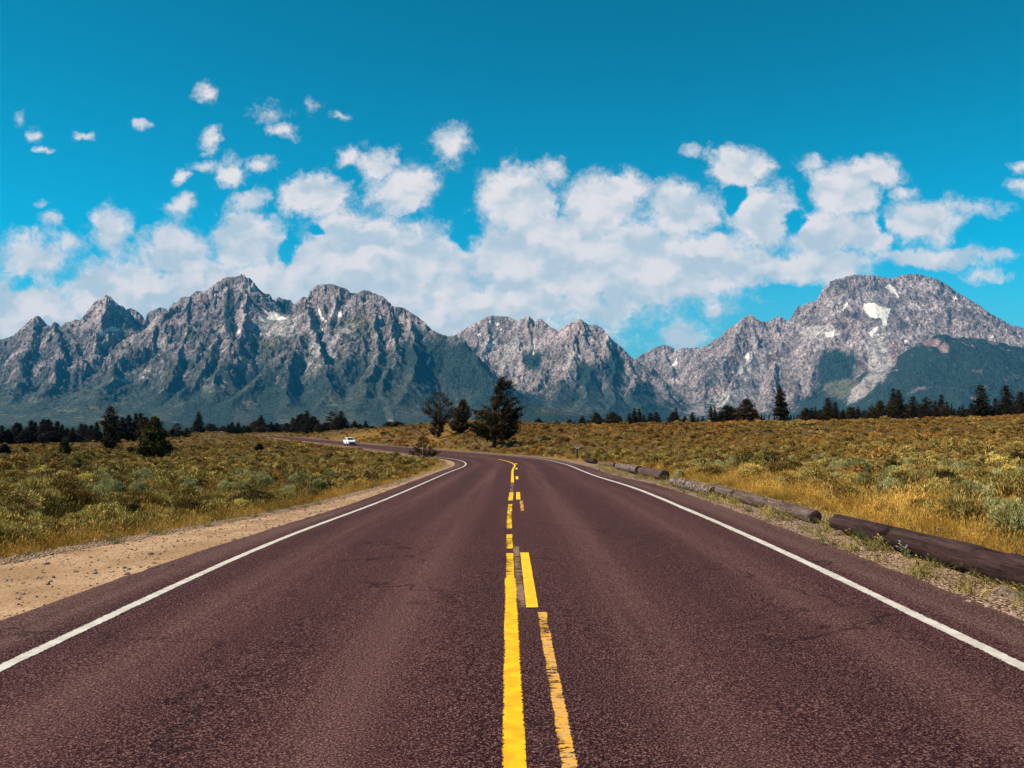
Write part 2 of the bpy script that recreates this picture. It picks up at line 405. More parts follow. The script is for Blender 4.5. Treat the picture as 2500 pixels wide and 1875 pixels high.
def asphalt(nt, b):
    p = pos(nt); uv = uvn(nt); u, v, _ = nt.sep(uv)
    agg = nt.noise(p, 58, 4, .85); stone = nt.noise(nt.vmath('ADD', p, (7.3, 2.1, 0)), 75, 3, .85)
    big = nt.noise(nt.scalev(uv, (.9, .06, 1)), 1.0, 5, .6)
    str_ = nt.noise(nt.scalev(uv, (2.6, .05, 1)), 1.0, 4, .6)
    # polished wheel tracks (lighter) and oily lane middles (darker), four tracks
    def band(c, wd): return nt.ramp(nt.math('ABSOLUTE', nt.math('SUBTRACT', u, c)), wd, 0, 0, 1)
    tr = nt.math('ADD', nt.math('ADD', band(-2.75, .55), band(-1.0, .6)), nt.math('ADD', band(1.15, .55), band(2.85, .55)))
    dk = nt.math('ADD', band(-1.9, .5), band(2.0, .55))
    far_ = nt.ramp(v, 12, 45, 0, 1)
    base = nt.mix(nt.ramp(big, .3, .7), (.0125, .0023, .0041, 1), (.037, .0105, .0125, 1))
    base = nt.mix(nt.math('MULTIPLY', tr, nt.ramp(str_, .3, .65, .1, .8)), base, (.080, .036, .031, 1))
    base = nt.mix(nt.math('MULTIPLY', dk, nt.ramp(str_, .35, .65, .0, .55)), base, (.0125, .0032, .0050, 1))
    edge = nt.ramp(nt.math('ABSOLUTE', u), 3.75, 4.1, 0, .75)
    base = nt.mix(nt.math('MULTIPLY', edge, nt.ramp(big, .3, .6)), base, (.098, .056, .044, 1))
    sp = nt.ramp(stone, .50, .60); c = nt.mix(nt.math('MULTIPLY', sp, .62), base, nt.mix(.55, base, (.52, .28, .23, 1)))
    c = nt.mix(nt.math('MULTIPLY', nt.ramp(agg, .52, .44), .85), c, (.008, .003, .005, 1))
    # cracks
    cr = nt.node('ShaderNodeTexVoronoi', feature='DISTANCE_TO_EDGE'); nt.put(cr.inputs['Vector'], nt.vmath('ADD', p, nt.scalev(nt.comb(nt.noise(p, 3, 4), nt.noise(p, 3.3, 4), 0), (.9, .9, 0))))
    cr.inputs['Scale'].default_value = .38
    ck = nt.math('MULTIPLY', nt.ramp(cr.outputs['Distance'], .009, .002), nt.ramp(nt.noise(p, .5, 2), .44, .56))
    c = nt.mix(nt.math('MULTIPLY', ck, .6), c, (.006, .003, .004, 1))
    bump(nt, b, nt.math('ADD', agg, nt.math('MULTIPLY', stone, .6)), .55, .006)
    return c
am = new_mat('asphalt', asphalt, .92, .04)
sroad = np.concatenate([np.arange(-38, 60, .3), np.arange(60, 468, .8)])
ribbon('road', sroad, LPE, RPE, 0.0, am, cols=8, wob=.10, seed=4)

def dirt(nt, b):
    p = pos(nt); uv = uvn(nt); u, v, _ = nt.sep(uv)
    n1 = nt.noise(p, .9, 5, .6); n3 = nt.noise(p, 34, 3, .75); 
    vo = nt.node('ShaderNodeTexVoronoi'); nt.put(vo.inputs['Vector'], p); vo.inputs['Scale'].default_value = 26
    st = nt.ramp(nt.sep(vo.outputs['Color'])[0], .80, .90); inside = nt.ramp(vo.outputs['Distance'], .42, .30)
    c = nt.mix(nt.ramp(n1, .35, .65), (.26, .150, .075, 1), (.38, .235, .135, 1))
    c = nt.mix(nt.ramp(n3, .55, .3), c, (.14, .080, .045, 1))
    c = nt.mix(nt.math('MULTIPLY', nt.math('MULTIPLY', st, inside), .8), c, (.10, .062, .052, 1))
    bump(nt, b, nt.math('ADD', n3, nt.math('MULTIPLY', nt.math('MULTIPLY', st, inside), .6)), .8, .02)
    return c
dm = new_mat('dirt', dirt, .95, .08)
def gravel(nt, b):
    p = pos(nt); n1 = nt.noise(p, 1.5, 4)
    vo = nt.node('ShaderNodeTexVoronoi'); nt.put(vo.inputs['Vector'], p); vo.inputs['Scale'].default_value = 30
    rnd = nt.sep(vo.outputs['Color'])[0]; n3 = nt.noise(p, 60, 2)
    c = nt.mix(rnd, (.14, .080, .048, 1), (.52, .35, .22, 1))
    c = nt.mix(nt.ramp(vo.outputs['Distance'], .38, .6), c, (.05, .026, .014, 1))
    c = nt.mix(nt.ramp(n1, .4, .7, 0, .5), c, (.31, .19, .11, 1))
    bump(nt, b, nt.math('SUBTRACT', 1.0, vo.outputs['Distance']), .9, .03)
    return c
grm = new_mat('gravel', gravel, .92, .12)
ribbon('dirt_shoulder', sroad[sroad < 300], LDE, lambda s: LPE(s) + .12, -.018, dm, cols=6, wob=.25, seed=7)
ribbon('gravel_shoulder', sroad[sroad < 300], lambda s: RPE(s) - .12, RDE, -.018, grm, cols=4, wob=.25, seed=9)
# coarse windrow of gravel along the outer dirt edge on the left
ribbon('gravel_windrow', sroad[sroad < 60], lambda s: LDE(s) - .15, lambda s: LDE(s) + .33, -.013, grm, cols=2, wob=.35, seed=12)

def paint(c1, c2, wear, wob_scale=9, crack=.0):
    def f(nt, b):
        p = pos(nt); uv = uvn(nt); u, v, _ = nt.sep(uv)
        n = nt.noise(nt.comb(nt.math('MULTIPLY', u, 9), nt.math('MULTIPLY', v, 30), 0), 1.0, 5, .7)
        n2 = nt.noise(nt.comb(nt.math('MULTIPLY', u, 3), nt.math('MULTIPLY', v, .8), 0), 1.0, 3)
        gr = nt.noise(p, 70, 2, .7)
        c = nt.mix(nt.ramp(nt.noise(p, 8, 4), .35, .65), c4(c1), c4(c2))
        c = nt.mix(nt.ramp(gr, .38, .28, 0, .6), c, (c1[0] * .35, c1[1] * .3, c1[2] * .3, 1))
        k = nt.math('ADD', nt.math('MULTIPLY', n, .55), nt.math('ADD', nt.math('MULTIPLY', n2, .45), nt.math('MULTIPLY', gr, .12)))
        ed = nt.node('ShaderNodeAttribute', attribute_name='edge').outputs['Fac']
        k = nt.math('ADD', k, nt.ramp(ed, 0, .4, -.16, .0))
        a = nt.ramp(k, wear - .03, wear + .03)
        nt.put(b.inputs['Alpha'], a)
        return c
    return f
white_m = new_mat('white_paint', paint((.43, .385, .33), (.33, .29, .24), .425), .7, .2)
yel_m = new_mat('yellow_paint', paint((.58, .345, .003), (.52, .24, .002), .405), .7, .2)
yel_new = new_mat('new_yellow_paint', paint((.58, .37, .004), (.54, .30, .003), .34), .6, .2)
yel_worn = new_mat('worn_yellow_paint', paint((.46, .21, .02), (.38, .21, .05), .53), .8, .15)
yel_worn2 = new_mat('broken_yellow_paint', paint((.56, .34, .004), (.50, .26, .01), .54), .8, .15)
yel_gone = new_mat('ghost_yellow_paint', paint((.16, .10, .07), (.18, .10, .06), .56), .85, .12)
sm = np.concatenate([np.arange(-38, 60, .1), np.arange(60, 464, .6)])
ribbon('white_edge_line', sm, -3.71, -3.585, .004, white_m, cols=6, wob=.004, seed=2)
ribbon('white_edge_line', sm, 3.59, 3.715, .004, white_m, cols=6, wob=.004, seed=3)
def seg(a, b, st=.05): return np.arange(a, b + st * .5, st)
for (a, b, m) in ((-38, 7.9, yel_m), (7.9, 9.6, yel_worn2), (10.0, 11.5, yel_worn2), (12.3, 17.4, yel_worn2), (18.6, 21.9, yel_m), (22.3, 28.2, yel_gone), (28.4, 70, yel_new)):
    if b <= 8.1: o_ = (.0, .125)
    else: o_ = (0.0, .125)
    ribbon('yellow_centre_line', seg(a, b, .1), o_[0] + .01, o_[1] + .01, .004, m, cols=6, wob=.004, seed=5)
ribbon('yellow_centre_line', seg(70, 122, .5), .0, .12, .004, yel_worn, cols=6, wob=.004, seed=5)
for k_ in range(0, 5):
    a = 6.56 + 12.19 * k_
    ribbon('yellow_dash', seg(a, a + 3.05), .215, .33, .008, yel_new, cols=6, wob=.004, seed=20 + k_)
for k_ in range(6, 28):
    a = 6.56 + 12.19 * k_ + 2
    ribbon('yellow_dash', seg(a, a + 3.05, .3), .0, .115, .004, yel_worn, cols=6, seed=20 + k_)
ribbon('yellow_dash', seg(-6, 6.4), .30, .405, .004, new_mat('faded_dash_paint', paint((.50, .24, .02), (.42, .23, .07), .535), .8, .15), cols=6, wob=.02, seed=31)
ribbon('yellow_dash', seg(6.6, 10.2), .12, .22, .003, yel_gone, cols=6, wob=.02, seed=32)
ribbon('yellow_dash', seg(15.4, 18.4), .30, .40, .004, yel_worn, cols=6, wob=.02, seed=33)

# ================================================================== MOUNTAINS
SK_LEFT = [(-120,850,9.6),(-40,838,9.6),(0,829,9.6),(26,822,9.5),(40,813,9.4),(61,793,9.4),(75,779,9.3),(93,770,9.3),(104,779,9.3),(116,793,9.3),(123,798,9.3),(133,785,9.2),(142,790,9.2),(149,798,9.3),(159,787,9.3),(174,785,9.3),(185,780,9.3),(194,782,9.3),(208,767,9.4),(220,750,9.4),(231,738,9.4),(246,730,9.4),(260,720,9.4),(269,724,9.4),(278,734,9.5),(289,744,9.5),(301,747,9.6),(308,756,9.7)]
SK_BACK1 = [(300,770,9.9),(311,753,9.9),(321,753,9.9),(333,758,9.9),(347,770,9.9),(354,782,9.9),(375,830,9.9)]
SK_BACK2 = [(350,800,10.8),(359,764,10.8),(376,757,10.8),(390,750,10.8),(405,753,10.8),(412,765,10.8)]
SK_MAIN = [(395,800,9.2),(409,758,9.2),(417,747,9.2),(425,738,9.2),(431,740,9.2),(440,728,9.2),(448,724,9.2),(463,724,9.2),(477,712,9.2),(483,710,9.2),(495,712,9.2),(506,708,9.2),(521,695,9.2),(535,685,9.2),(553,677,9.2),(576,676,9.2),(590,669,9.2),(597,672,9.2),(602,678,9.2),(610,678,9.2),(622,692,9.3),(631,704,9.4),(643,715,9.6),(658,718,9.8),(666,730,9.9),(672,731,9.9),(681,724,9.8),(690,730,9.8),(710,733,9.8),(718,743,9.7),(724,738,9.3),(731,733,9.0),(739,724,8.9),(750,727,8.9),(758,709,9.1),(773,696,9.2),(785,694,9.2),(808,693,9.2),(828,699,9.2),(846,705,9.2),(855,714,9.2),(872,716,9.1),(889,707,9.0),(904,711,9.0),(918,718,8.9),(933,722,8.9),(947,735,8.9),(959,747,8.8),(985,751,8.8),(1005,764,8.7),(1020,773,8.7),(1040,790,8.6),(1054,805,8.6),(1074,815,8.5),(1092,821,8.5),(1106,819,8.4),(1121,830,8.3),(1135,846,8.2),(1164,874,8.0),(1193,912,7.8),(1221,945,7.5),(1260,975,7.2),(1310,1012,6.9)]
SK_CEN = [(1010,870,11.3),(1060,835,11.3),(1111,818,11.2),(1137,801,11.2),(1172,783,11.2),(1192,771,11.2),(1216,772,11.2),(1239,772,11.2),(1259,782,11.2),(1265,783,11.1),(1279,775,11.0),(1291,772,11.0),(1300,778,11.0),(1307,788,11.0),(1314,778,11.0),(1323,779,10.9),(1343,798,10.7),(1357,804,10.6),(1362,811,10.5),(1375,795,10.4),(1389,788,10.3),(1404,783,10.3),(1418,779,10.3),(1436,793,10.3),(1456,794,10.3),(1470,801,10.3),(1482,815,10.2),(1493,827,10.2),(1517,847,10.1),(1534,864,10.0),(1547,877,9.9),(1563,896,9.8),(1592,928,9.6),(1621,954,9.4),(1650,989,9.2),(1670,1015,9.0)]
SK_RB = [(1500,900,12.3),(1547,877,12.3),(1563,867,12.3),(1586,856,12.3),(1603,846,12.3),(1621,842,12.3),(1629,843,12.3),(1647,851,12.3),(1653,856,12.2),(1665,849,12.1),(1685,851,12.0),(1700,848,12.0),(1708,850,11.9),(1731,840,11.9),(1740,831,11.8),(1755,825,11.8),(1772,808,11.7),(1789,796,11.7),(1804,785,11.6),(1818,773,11.6),(1834,767,11.6),(1847,777,11.6),(1856,785,11.6),(1879,785,11.6),(1888,777,11.6),(1899,773,11.5),(1911,776,11.5),(1922,784,11.5),(1931,776,11.5),(1940,761,11.5),(1947,747,11.5),(1963,745,11.5),(1974,738,11.5),(1992,734,11.5),(2000,724,11.5),(2006,709,11.5),(2015,699,11.5),(2024,696,11.5),(2025,688,11.5),(2041,682,11.5),(2064,676,11.5),(2090,670,11.5),(2107,671,11.5),(2132,672,11.6),(2161,678,11.6),(2184,678,11.6),(2195,673,11.6),(2221,669,11.6),(2248,669,11.6),(2256,673,11.5),(2288,682,11.5),(2311,693,11.4),(2337,714,11.3),(2366,730,11.2),(2395,747,11.1),(2415,764,11.0),(2444,779,10.9),(2470,795,10.8),(2485,796,10.8),(2500,802,10.8),(2560,822,10.8),(2640,845,10.8)]
SK_SH = [(2034,1016,7.9),(2048,1004,8.0),(2068,987,8.1),(2106,967,8.3),(2164,918,8.5),(2193,886,8.6),(2236,848,8.7),(2256,832,8.7),(2274,828,8.7),(2294,812,8.8),(2311,811,8.8),(2352,821,8.8),(2439,831,8.8),(2500,845,8.8),(2600,860,8.8)]
SK_MO = [(1150,1012,5.2),(1220,990,5.2),(1282,980,5.2),(1308,992,5.2),(1360,1000,5.2),(1447,1009,5.2),(1560,1022,5.2),(1700,1030,5.2)]
SPURS = [ # crest km, foot km, top py, points
 (9.3,6.6,760,[(93,770),(70,850),(40,930),(20,990)]),(9.2,6.6,760,[(133,785),(150,860),(120,930),(90,985)]),(9.3,6.6,760,[(185,780),(190,835),(200,880)]),
 (9.4,6.6,720,[(260,720),(255,800),(230,840)]),(9.2,6.4,700,[(425,738),(370,830),(300,880),(240,950)]),(9.2,6.4,690,[(463,724),(450,850),(400,940)]),
 (9.2,6.4,690,[(500,709),(492,800),(480,880)]),(9.2,6.4,680,[(521,695),(530,800),(505,900),(450,960)]),(9.2,6.4,675,[(553,677),(562,790),(560,870),(520,940)]),(9.2,6.4,670,[(590,670),(600,760),(580,850),(545,900)]),
 (9.3,7.4,690,[(631,703),(628,780)]),(8.9,6.3,710,[(739,724),(745,790),(700,850),(650,900),(600,950),(560,1000)]),(8.9,6.3,710,[(745,790),(790,850),(812,900),(800,960),(760,1010)]),
 (8.9,6.3,710,[(700,850),(690,920),(700,990)]),(9.2,6.3,693,[(808,693),(820,760),(800,800)]),
 (9.0,6.3,710,[(904,711),(920,790),(860,850),(830,885)]),(9.0,6.3,710,[(920,790),(930,860),(900,930),(870,1000)]),(8.8,6.3,745,[(985,751),(1010,830),(1000,920),(960,1000)]),
 (8.8,6.3,745,[(947,735),(965,820),(960,880),(930,960)]),
 (11.2,8.6,771,[(1192,771),(1180,850),(1200,920)]),(11.2,8.6,775,[(1259,782),(1240,850),(1225,910)]),(11.0,8.4,772,[(1291,772),(1290,860),(1270,920),(1262,980)]),
 (10.5,8.2,800,[(1362,811),(1330,870),(1312,940),(1300,1000)]),(10.3,8.0,779,[(1418,779),(1400,860),(1372,930),(1350,1000)]),(10.3,8.0,779,[(1418,779),(1450,870),(1430,960),(1420,1010)]),
 (10.3,8.0,795,[(1470,801),(1500,880),(1495,960),(1480,1010)]),(10.1,8.0,847,[(1517,847),(1550,930),(1560,1010)]),
 (12.3,10,842,[(1621,842),(1640,900),(1650,950)]),(11.8,9.3,825,[(1755,825),(1740,900),(1722,960)]),(11.6,9.0,767,[(1834,767),(1842,850),(1800,920),(1765,985)]),(11.6,9.0,767,[(1834,767),(1790,840),(1745,890)]),
 (11.5,9.0,773,[(1899,773),(1902,850),(1882,940),(1870,1010)]),(11.5,9.0,747,[(1947,747),(1932,820),(1952,900),(1930,990)]),(11.5,9.0,690,[(2025,690),(2040,760),(2012,820),(1992,880),(1972,980)]),
 (11.5,9.0,670,[(2080,672),(2096,740),(2112,800),(2075,870),(2040,950)]),(11.6,9.0,673,[(2195,673),(2192,760),(2180,830),(2195,890)]),(11.6,9.2,670,[(2248,670),(2290,740),(2300,800)]),
 (11.3,9.2,714,[(2337,714),(2380,780),(2400,830)]),(11.0,9.2,764,[(2415,764),(2450,810),(2470,850)]),
 (8.8,7.4,812,[(2294,812),(2282,900),(2240,990)]),(8.8,7.4,815,[(2352,821),(2382,900),(2362,990)]),(8.8,7.4,830,[(2439,831),(2462,920),(2450,1000)]),(8.6,7.4,880,[(2193,886),(2202,960),(2180,1010)]),(8.8,7.4,845,[(2500,845),(2530,930),(2520,1000)])]
TX0 = tz(-110, 900)[0]; TX1 = tz(2610, 900)[0]
MC = 1500
tx = np.linspace(TX0, TX1, MC)
Yr = np.concatenate([np.arange(4300, 6200, 45), np.arange(6200, 12700, 14)])
TXg, Yg = np.meshgrid(tx, Yr); Xg = TXg * Yg
sh = Xg.shape
# domain warp so that ridges are not straight
wx = Xg + fbm(Xg / 420, Yg / 420, 31, 4) * 130 ; wy = Yg + fbm(Xg / 420, Yg / 420, 57, 4) * 130
wx = wx.astype(np.float32); wy = wy.astype(np.float32)
def w3(px, py, km): a, b = tz(px, py); Y = km * 1000; return (a * Y, Y, CAMZ + b * Y)
Z = np.full(sh, -30.0, dtype=np.float32)
def add_ridge(pts, slope, low=False):
    for (a, b) in zip(pts[:-1], pts[1:]):
        ax, ay, az = a; bx, by, bz = b
        dx, dy = bx - ax, by - ay; L2 = dx * dx + dy * dy + 1e-6
        zm = max(az, bz); R = zm / (slope * (.5 if low else 1)) + 200
        c0 = np.searchsorted(Yr, min(ay, by) - R); c1 = np.searchsorted(Yr, max(ay, by) + R)
        if c1 <= c0: continue
        X_ = wx[c0:c1]; Y_ = wy[c0:c1]
        t = np.clip(((X_ - ax) * dx + (Y_ - ay) * dy) / L2, 0, 1)
        d = np.hypot(X_ - ax - t * dx, Y_ - ay - t * dy)
        h = az + (bz - az) * t
        sl_ = slope * (.42 + .58 * np.clip(h / 1100, 0, 1)) if low else slope
        z = h - sl_ * d * (1.12 - .22 * np.clip(d / 700, 0, 1))
        np.maximum(Z[c0:c1], z, out=Z[c0:c1])
for sk, sl in ((SK_LEFT, 1.05), (SK_BACK1, 1.1), (SK_BACK2, 1.5), (SK_MAIN, 1.02), (SK_CEN, 1.0), (SK_RB, 1.0), (SK_SH, .62), (SK_MO, .25)):
    add_ridge([w3(*p) for p in sk], sl)
for (cr, ft, top, pts) in SPURS:
    P3 = []
    for (px, py) in pts:
        f_ = max(0.0, min(1.0, (1037 - py) / (1037 - top))) ** .92
        P3.append(w3(px, py, ft + (cr - ft) * f_))
    add_ridge(P3, 1.7 if (ft > 7.35 and cr < 9.35) or top in (720, 690) else 1.2, True)
# talus aprons and canyon floors fill the lower hollows
footY = np.interp(TXg, [tz(x, 1000)[0] for x in (0, 1000, 1250, 1500, 1800, 2050, 2200, 2500)], [6200, 6100, 6900, 7900, 8700, 8000, 7300, 7300])
fill = np.clip((Yg - footY) * .20, -30, 700) + 60 * fbm(Xg / 900, Yg / 900, 77, 3)
kf = 60.0
Z = (np.maximum(Z, fill) + kf * np.log1p(np.exp(-np.abs(Z - fill) / kf))).astype(np.float32) - 20
hf = sst(30, 500, Z)
# ribs and gullies that run down the slope, then crags
rg = ridged(Xg / 280 + fbm(Xg / 300, Yg / 300, 5, 3) * 1.3, Yg / 230 + fbm(Xg / 300, Yg / 300, 8, 3), 101, 5)
rg2 = ridged(Xg / 90 + fbm(Xg / 120, Yg / 120, 6, 3) * 1.1, Yg / 75, 202, 5, .66)
led = ridged(Xg / 420 + Yg / 900, (Z + .38 * Xg + 60 * fbm(Xg / 260, Yg / 260, 7, 3)) / 85, 404, 3, .6)
crag = fbm(Xg / 34, Yg / 34, 303, 4, .62)
shoulder = ((Yg < 8950) & (TXg > tz(2040, 1000)[0])).astype(float); shoulder *= 1.0
amp = np.maximum(hf, .32 * sst(10, 90, Z)) * (1 - .70 * shoulder)
TAL = ((300,930,100,20,-.38),(520,945,45,12,-.3),(690,795,50,30),(640,800,30,30),(790,862,60,26,.6),(760,900,30,20),(1755,985,110,20,-.42),(2150,860,36,70),(2110,945,60,20,-.75),(1830,900,40,30,-.7),(963,900,10,60,.25),(948,1010,9,50,-.3),(1395,900,12,60),(1240,870,16,60,.4),(830,820,60,14,-.6),(2000,812,50,20),(280,810,40,12))
px_ = 1250 + F * Xg / (Yg * CP + (Z - CAMZ) * SP); py_ = 937.5 - F * (-Yg * SP + (Z - CAMZ) * CP) / (Yg * CP + (Z - CAMZ) * SP)
def ell0(cx, cy, rx, ry, rot=0):
    c_, s_ = math.cos(rot), math.sin(rot); dx = px_ - cx; dy = py_ - cy
    return sst(1.25, .75, np.hypot((dx * c_ + dy * s_) / rx, (-dx * s_ + dy * c_) / ry))
tm = np.zeros(sh)
for e in TAL + ((2140,765,44,34),(2174,710,28,22),(2026,815,18,12),(672,768,46,22),(1195,842,18,12),(1820,868,14,14),(1645,885,14,14)): tm = np.maximum(tm, ell0(*e))
TL = [(-100,950),(0,950),(100,968),(200,965),(300,950),(400,960),(480,930),(560,925),(640,895),(700,905),(760,925),(830,880),(900,895),(950,870),(1000,835),(1050,812),(1100,840),(1160,880),(1220,945),(1290,1000),(1340,985),(1400,935),(1500,925),(1600,965),(1680,1005),(1750,1030),(1850,1025),(1960,975),(2000,905),(2040,880),(2080,930),(2120,985),(2200,1000),(2600,1000)]
fl0 = sst(-50, 40, py_ - np.interp(px_, [a for a, b in TL], [b for a, b in TL]))
amp = amp * (1 - .78 * tm) * (1 - .50 * fl0)
Z = Z + amp * ((rg - .42) * 105 + (rg2 - .42) * 42 + crag * 26 + (led - .45) * 34)
# keep every skyline where it belongs
tgt_pts = []
for sk in (SK_LEFT, SK_BACK1, SK_BACK2, SK_MAIN, SK_CEN, SK_RB):
    tgt_pts.append(np.array([tz(p[0], p[1]) for p in sk]))
target = np.full(MC, -1.0)
for tp in tgt_pts:
    v_ = np.interp(tx, tp[:, 0], tp[:, 1], left=-1, right=-1); target = np.maximum(target, v_)
jag = fbm(tx * 420, tx * 0 + 3.3, 71, 4, .6) * .0016
target = target + jag
el = (Z - CAMZ) / Yg
cur = el.max(0)
# where the mass is too high or too low scale the upper part of that column
kb = np.hanning(61); kb /= kb.sum()
for it in range(6):
    el = (Z - CAMZ) / Yg; cur = el.max(0)
    ratio = np.clip(target / cur, .5, 1.6)
    if it < 3: ratio = np.convolve(np.pad(ratio, 30, mode='edge'), kb, mode='valid')
    wgt = sst(.35, .98, el / cur[None]) if it < 3 else sst(.955, .997, el / cur[None])
    Z = CAMZ + (Z - CAMZ) * (1 + (ratio[None] - 1) * wgt)
# image-plane place of every vertex (for the shapes of snow fields, talus, woods)
Zr = Z - CAMZ
dcy = Yg * CP + Zr * SP; px_ = 1250 + F * Xg / dcy; py_ = 937.5 - F * (-Yg * SP + Zr * CP) / dcy
gyx = np.gradient(Z, axis=1) / np.maximum(np.gradient(Xg, axis=1), .1); gyy = np.gradient(Z, axis=0) / np.maximum(np.gradient(Yg, axis=0), .1)
slope = np.hypot(gyx, gyy)
n_big = fbm(Xg / 500, Yg / 260, 11, 5); n_mid = fbm(Xg / 120, Yg / 90, 12, 5, .6); n_sm = fbm(Xg / 40, Yg / 40, 13, 3, .6)
TLy = np.interp(px_, [a for a, b in TL], [b for a, b in TL])
forest = sst(-30, 26, py_ - TLy + n_big * 90 + n_mid * 60 + (.9 - slope) * 20)
flank = (Yg < 8850) & (px_ > 985) & (px_ < 1330)
forest = np.where(flank, np.maximum(forest, sst(800, 850, py_ + n_mid * 30)), forest)
forest = np.where(shoulder > 0, sst(-.40, -.12, n_big * .9 + n_mid * .7 + .22), forest)
forest = np.where(Yg < 5900, 1.0, forest) * (1 - .75 * sst(-.05, .35, n_mid + n_sm * .5 - .2 * n_big - .12) * (Yg > 5900) * ((px_ < 960) | (px_ > 1230)) * (1 - shoulder))
def ell(cx, cy, rx, ry, rot=0):
    c_, s_ = math.cos(rot), math.sin(rot); dx = px_ - cx; dy = py_ - cy
    return np.clip(1.25 - np.hypot((dx * c_ + dy * s_) / rx, (-dx * s_ + dy * c_) / ry) + n_mid * .55, 0, 1)
for e in ((1425,915,34,42),(1040,890,50,60),(960,1010,70,30),(480,985,120,45),(620,960,70,50),(1300,880,30,30),(2040,900,62,60),(1500,900,30,60),(1570,965,40,40),(1990,990,60,30),(560,760,16,80),(700,760,18,50)):
    forest = np.maximum(forest, sst(.2, .6, ell(*e)))
meadow = np.zeros(sh)
for e in ((110,1005,260,48),(270,960,110,25),(830,1000,80,60,-.7),(990,960,60,90,-.6),(560,955,80,24,-.3),(870,940,40,60),(1130,990,40,50),(1390,1000,90,16),(2060,950,50,25),(440,890,40,20),(650,850,40,25),(870,800,50,30),(250,1010,120,30,-.3),(420,1000,60,22,-.4),(700,1010,30,40,.5),(600,1000,26,50,.6),(905,985,16,60,.5),(1085,960,18,60,-.4),(930,930,14,50,.4),(760,1015,40,14)):
    meadow = np.maximum(meadow, ell(*e))
talus = np.zeros(sh)
for e in TAL:
    talus = np.maximum(talus, ell(*e))
def poly(pts):
    x = px_ + n_sm * 3; y = py_ + n_mid * 3; ins = np.zeros(sh, bool); n = len(pts)
    bx = [p[0] for p in pts]; by = [p[1] for p in pts]
    m = (x > min(bx) - 2) & (x < max(bx) + 2) & (y > min(by) - 2) & (y < max(by) + 2) & (el_f > 0)
    xs, ys = x[m], y[m]; r = np.zeros(xs.shape, bool)
    for i in range(n):
        x1, y1 = pts[i]; x2, y2 = pts[(i + 1) % n]
        if y1 == y2: continue
        c_ = ((y1 > ys) != (y2 > ys)) & (xs < (x2 - x1) * (ys - y1) / (y2 - y1) + x1); r ^= c_
    ins[m] = r; return ins
el_f = Zr
SNOW = [[(2108,744),(2120,741),(2136,739),(2146,748),(2175,753),(2169,768),(2165,785),(2163,800),(2154,792),(2152,776),(2125,775),(2113,760)],[(2123,812),(2141,796),(2143,803),(2133,815),(2131,824),(2125,820)],
 [(2151,690),(2162,700),(2170,692),(2184,705),(2197,728),(2178,714),(2165,704)],[(2054,758),(2060,745),(2075,735),(2064,751)],[(2014,811),(2037,808),(2034,823),(2016,821)],[(2208,829),(2214,829),(2213,838),(2207,837)],
 [(1811,872),(1820,868),(1828,859),(1830,876),(1818,876)],[(1636,895),(1647,885),(1652,873),(1653,885),(1656,889),(1645,895)],[(637,750),(655,763),(668,758),(685,771),(704,779),(672,782),(648,780),(655,770)],[(627,772),(640,776),(648,786),(634,783)],
 [(774,744),(782,755),(786,772),(799,783),(790,784),(780,773)],[(820,768),(832,760),(837,768),(824,773)],[(772,806),(790,800),(786,810),(774,811)],[(254,808),(270,797),(296,804),(280,810)],[(241,814),(258,811),(250,820)],[(318,765),(333,768),(345,776),(330,774)],
 [(1191,787),(1203,775),(1206,781),(1196,789)],[(1205,785),(1214,788),(1224,795),(1212,795)],[(1180,836),(1192,840),(1208,834),(1204,846),(1192,852),(1187,842)],[(1166,814),(1177,815),(1175,820),(1167,820)],[(1219,806),(1226,798),(1224,806)],[(1299,836),(1305,835),(1306,852),(1302,868),(1300,850)],[(1422,821),(1438,802),(1431,816)],
 [(575,813),(587,800),(586,812)],[(2320,722),(2334,727),(2350,737),(2334,731)],[(2240,748),(2256,757),(2246,755)]]
snow = np.zeros(sh, bool)
for pl in SNOW: snow |= poly(pl)
dike = poly([(2086,668),(2101,668),(2109,742),(2102,738)])
base = np.stack([np.full(sh, .240), np.full(sh, .188), np.full(sh, .176)], -1)
tv = sst(-.35, .45, n_mid + n_big * .5)[..., None]
base = base * (.62 + .62 * tv) * (1 + .55 * np.clip(fbm(Xg / 330, Yg / 230, 95, 4) * 1.6, -.8, .8))[..., None] * np.where((Yg > 9000) & (px_ > 1080) & (px_ < 1700), 1.02, np.where(px_ < 1180, .90, .84))[..., None]
warm = sst(.0, .5, fbm(Xg / 260, Yg / 160, 91, 4))[..., None]
base = base * (1 - warm * .5) + base * np.array([1.22, 1.0, .86]) * warm * .5
pk = sst(720, 1000, py_)[..., None]
tal = sst(.15, .5, talus)[..., None]
base = base * (1 - tal) + np.array([.27, .225, .20]) * tal
mead = (sst(.15, .6, meadow) * (1 - tal[..., 0]))[..., None] * .85
base = base * (1 - mead) + np.array([.100, .092, .042]) * mead
brush_gully_shade = (sst(-.05, .35, n_mid * .8 + n_sm * .35 - n_big * .4 - .12 + .08 * (px_ < 1180) + .42 * sst(760, 960, py_) - .45 * sst(1700, 1800, px_)) * .85)[..., None]
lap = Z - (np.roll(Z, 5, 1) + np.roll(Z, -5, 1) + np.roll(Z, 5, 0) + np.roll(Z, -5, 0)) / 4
brush_gully_shade = np.clip(brush_gully_shade + (.55 * sst(.95, .55, slope) * (py_ > 760) * sst(-.2, .25, n_mid) + .5 * sst(-4, -22, lap) * sst(740, 860, py_) * (px_ < 1750) * (1 - shoulder))[..., None] * (Z > 100)[..., None], 0, .92) * np.where((Yg > 9000) & (px_ > 1080) & (px_ < 1720), .4, 1.0)[..., None]  # brush on gentle ledges, plus shade painted into the gullies by curvature
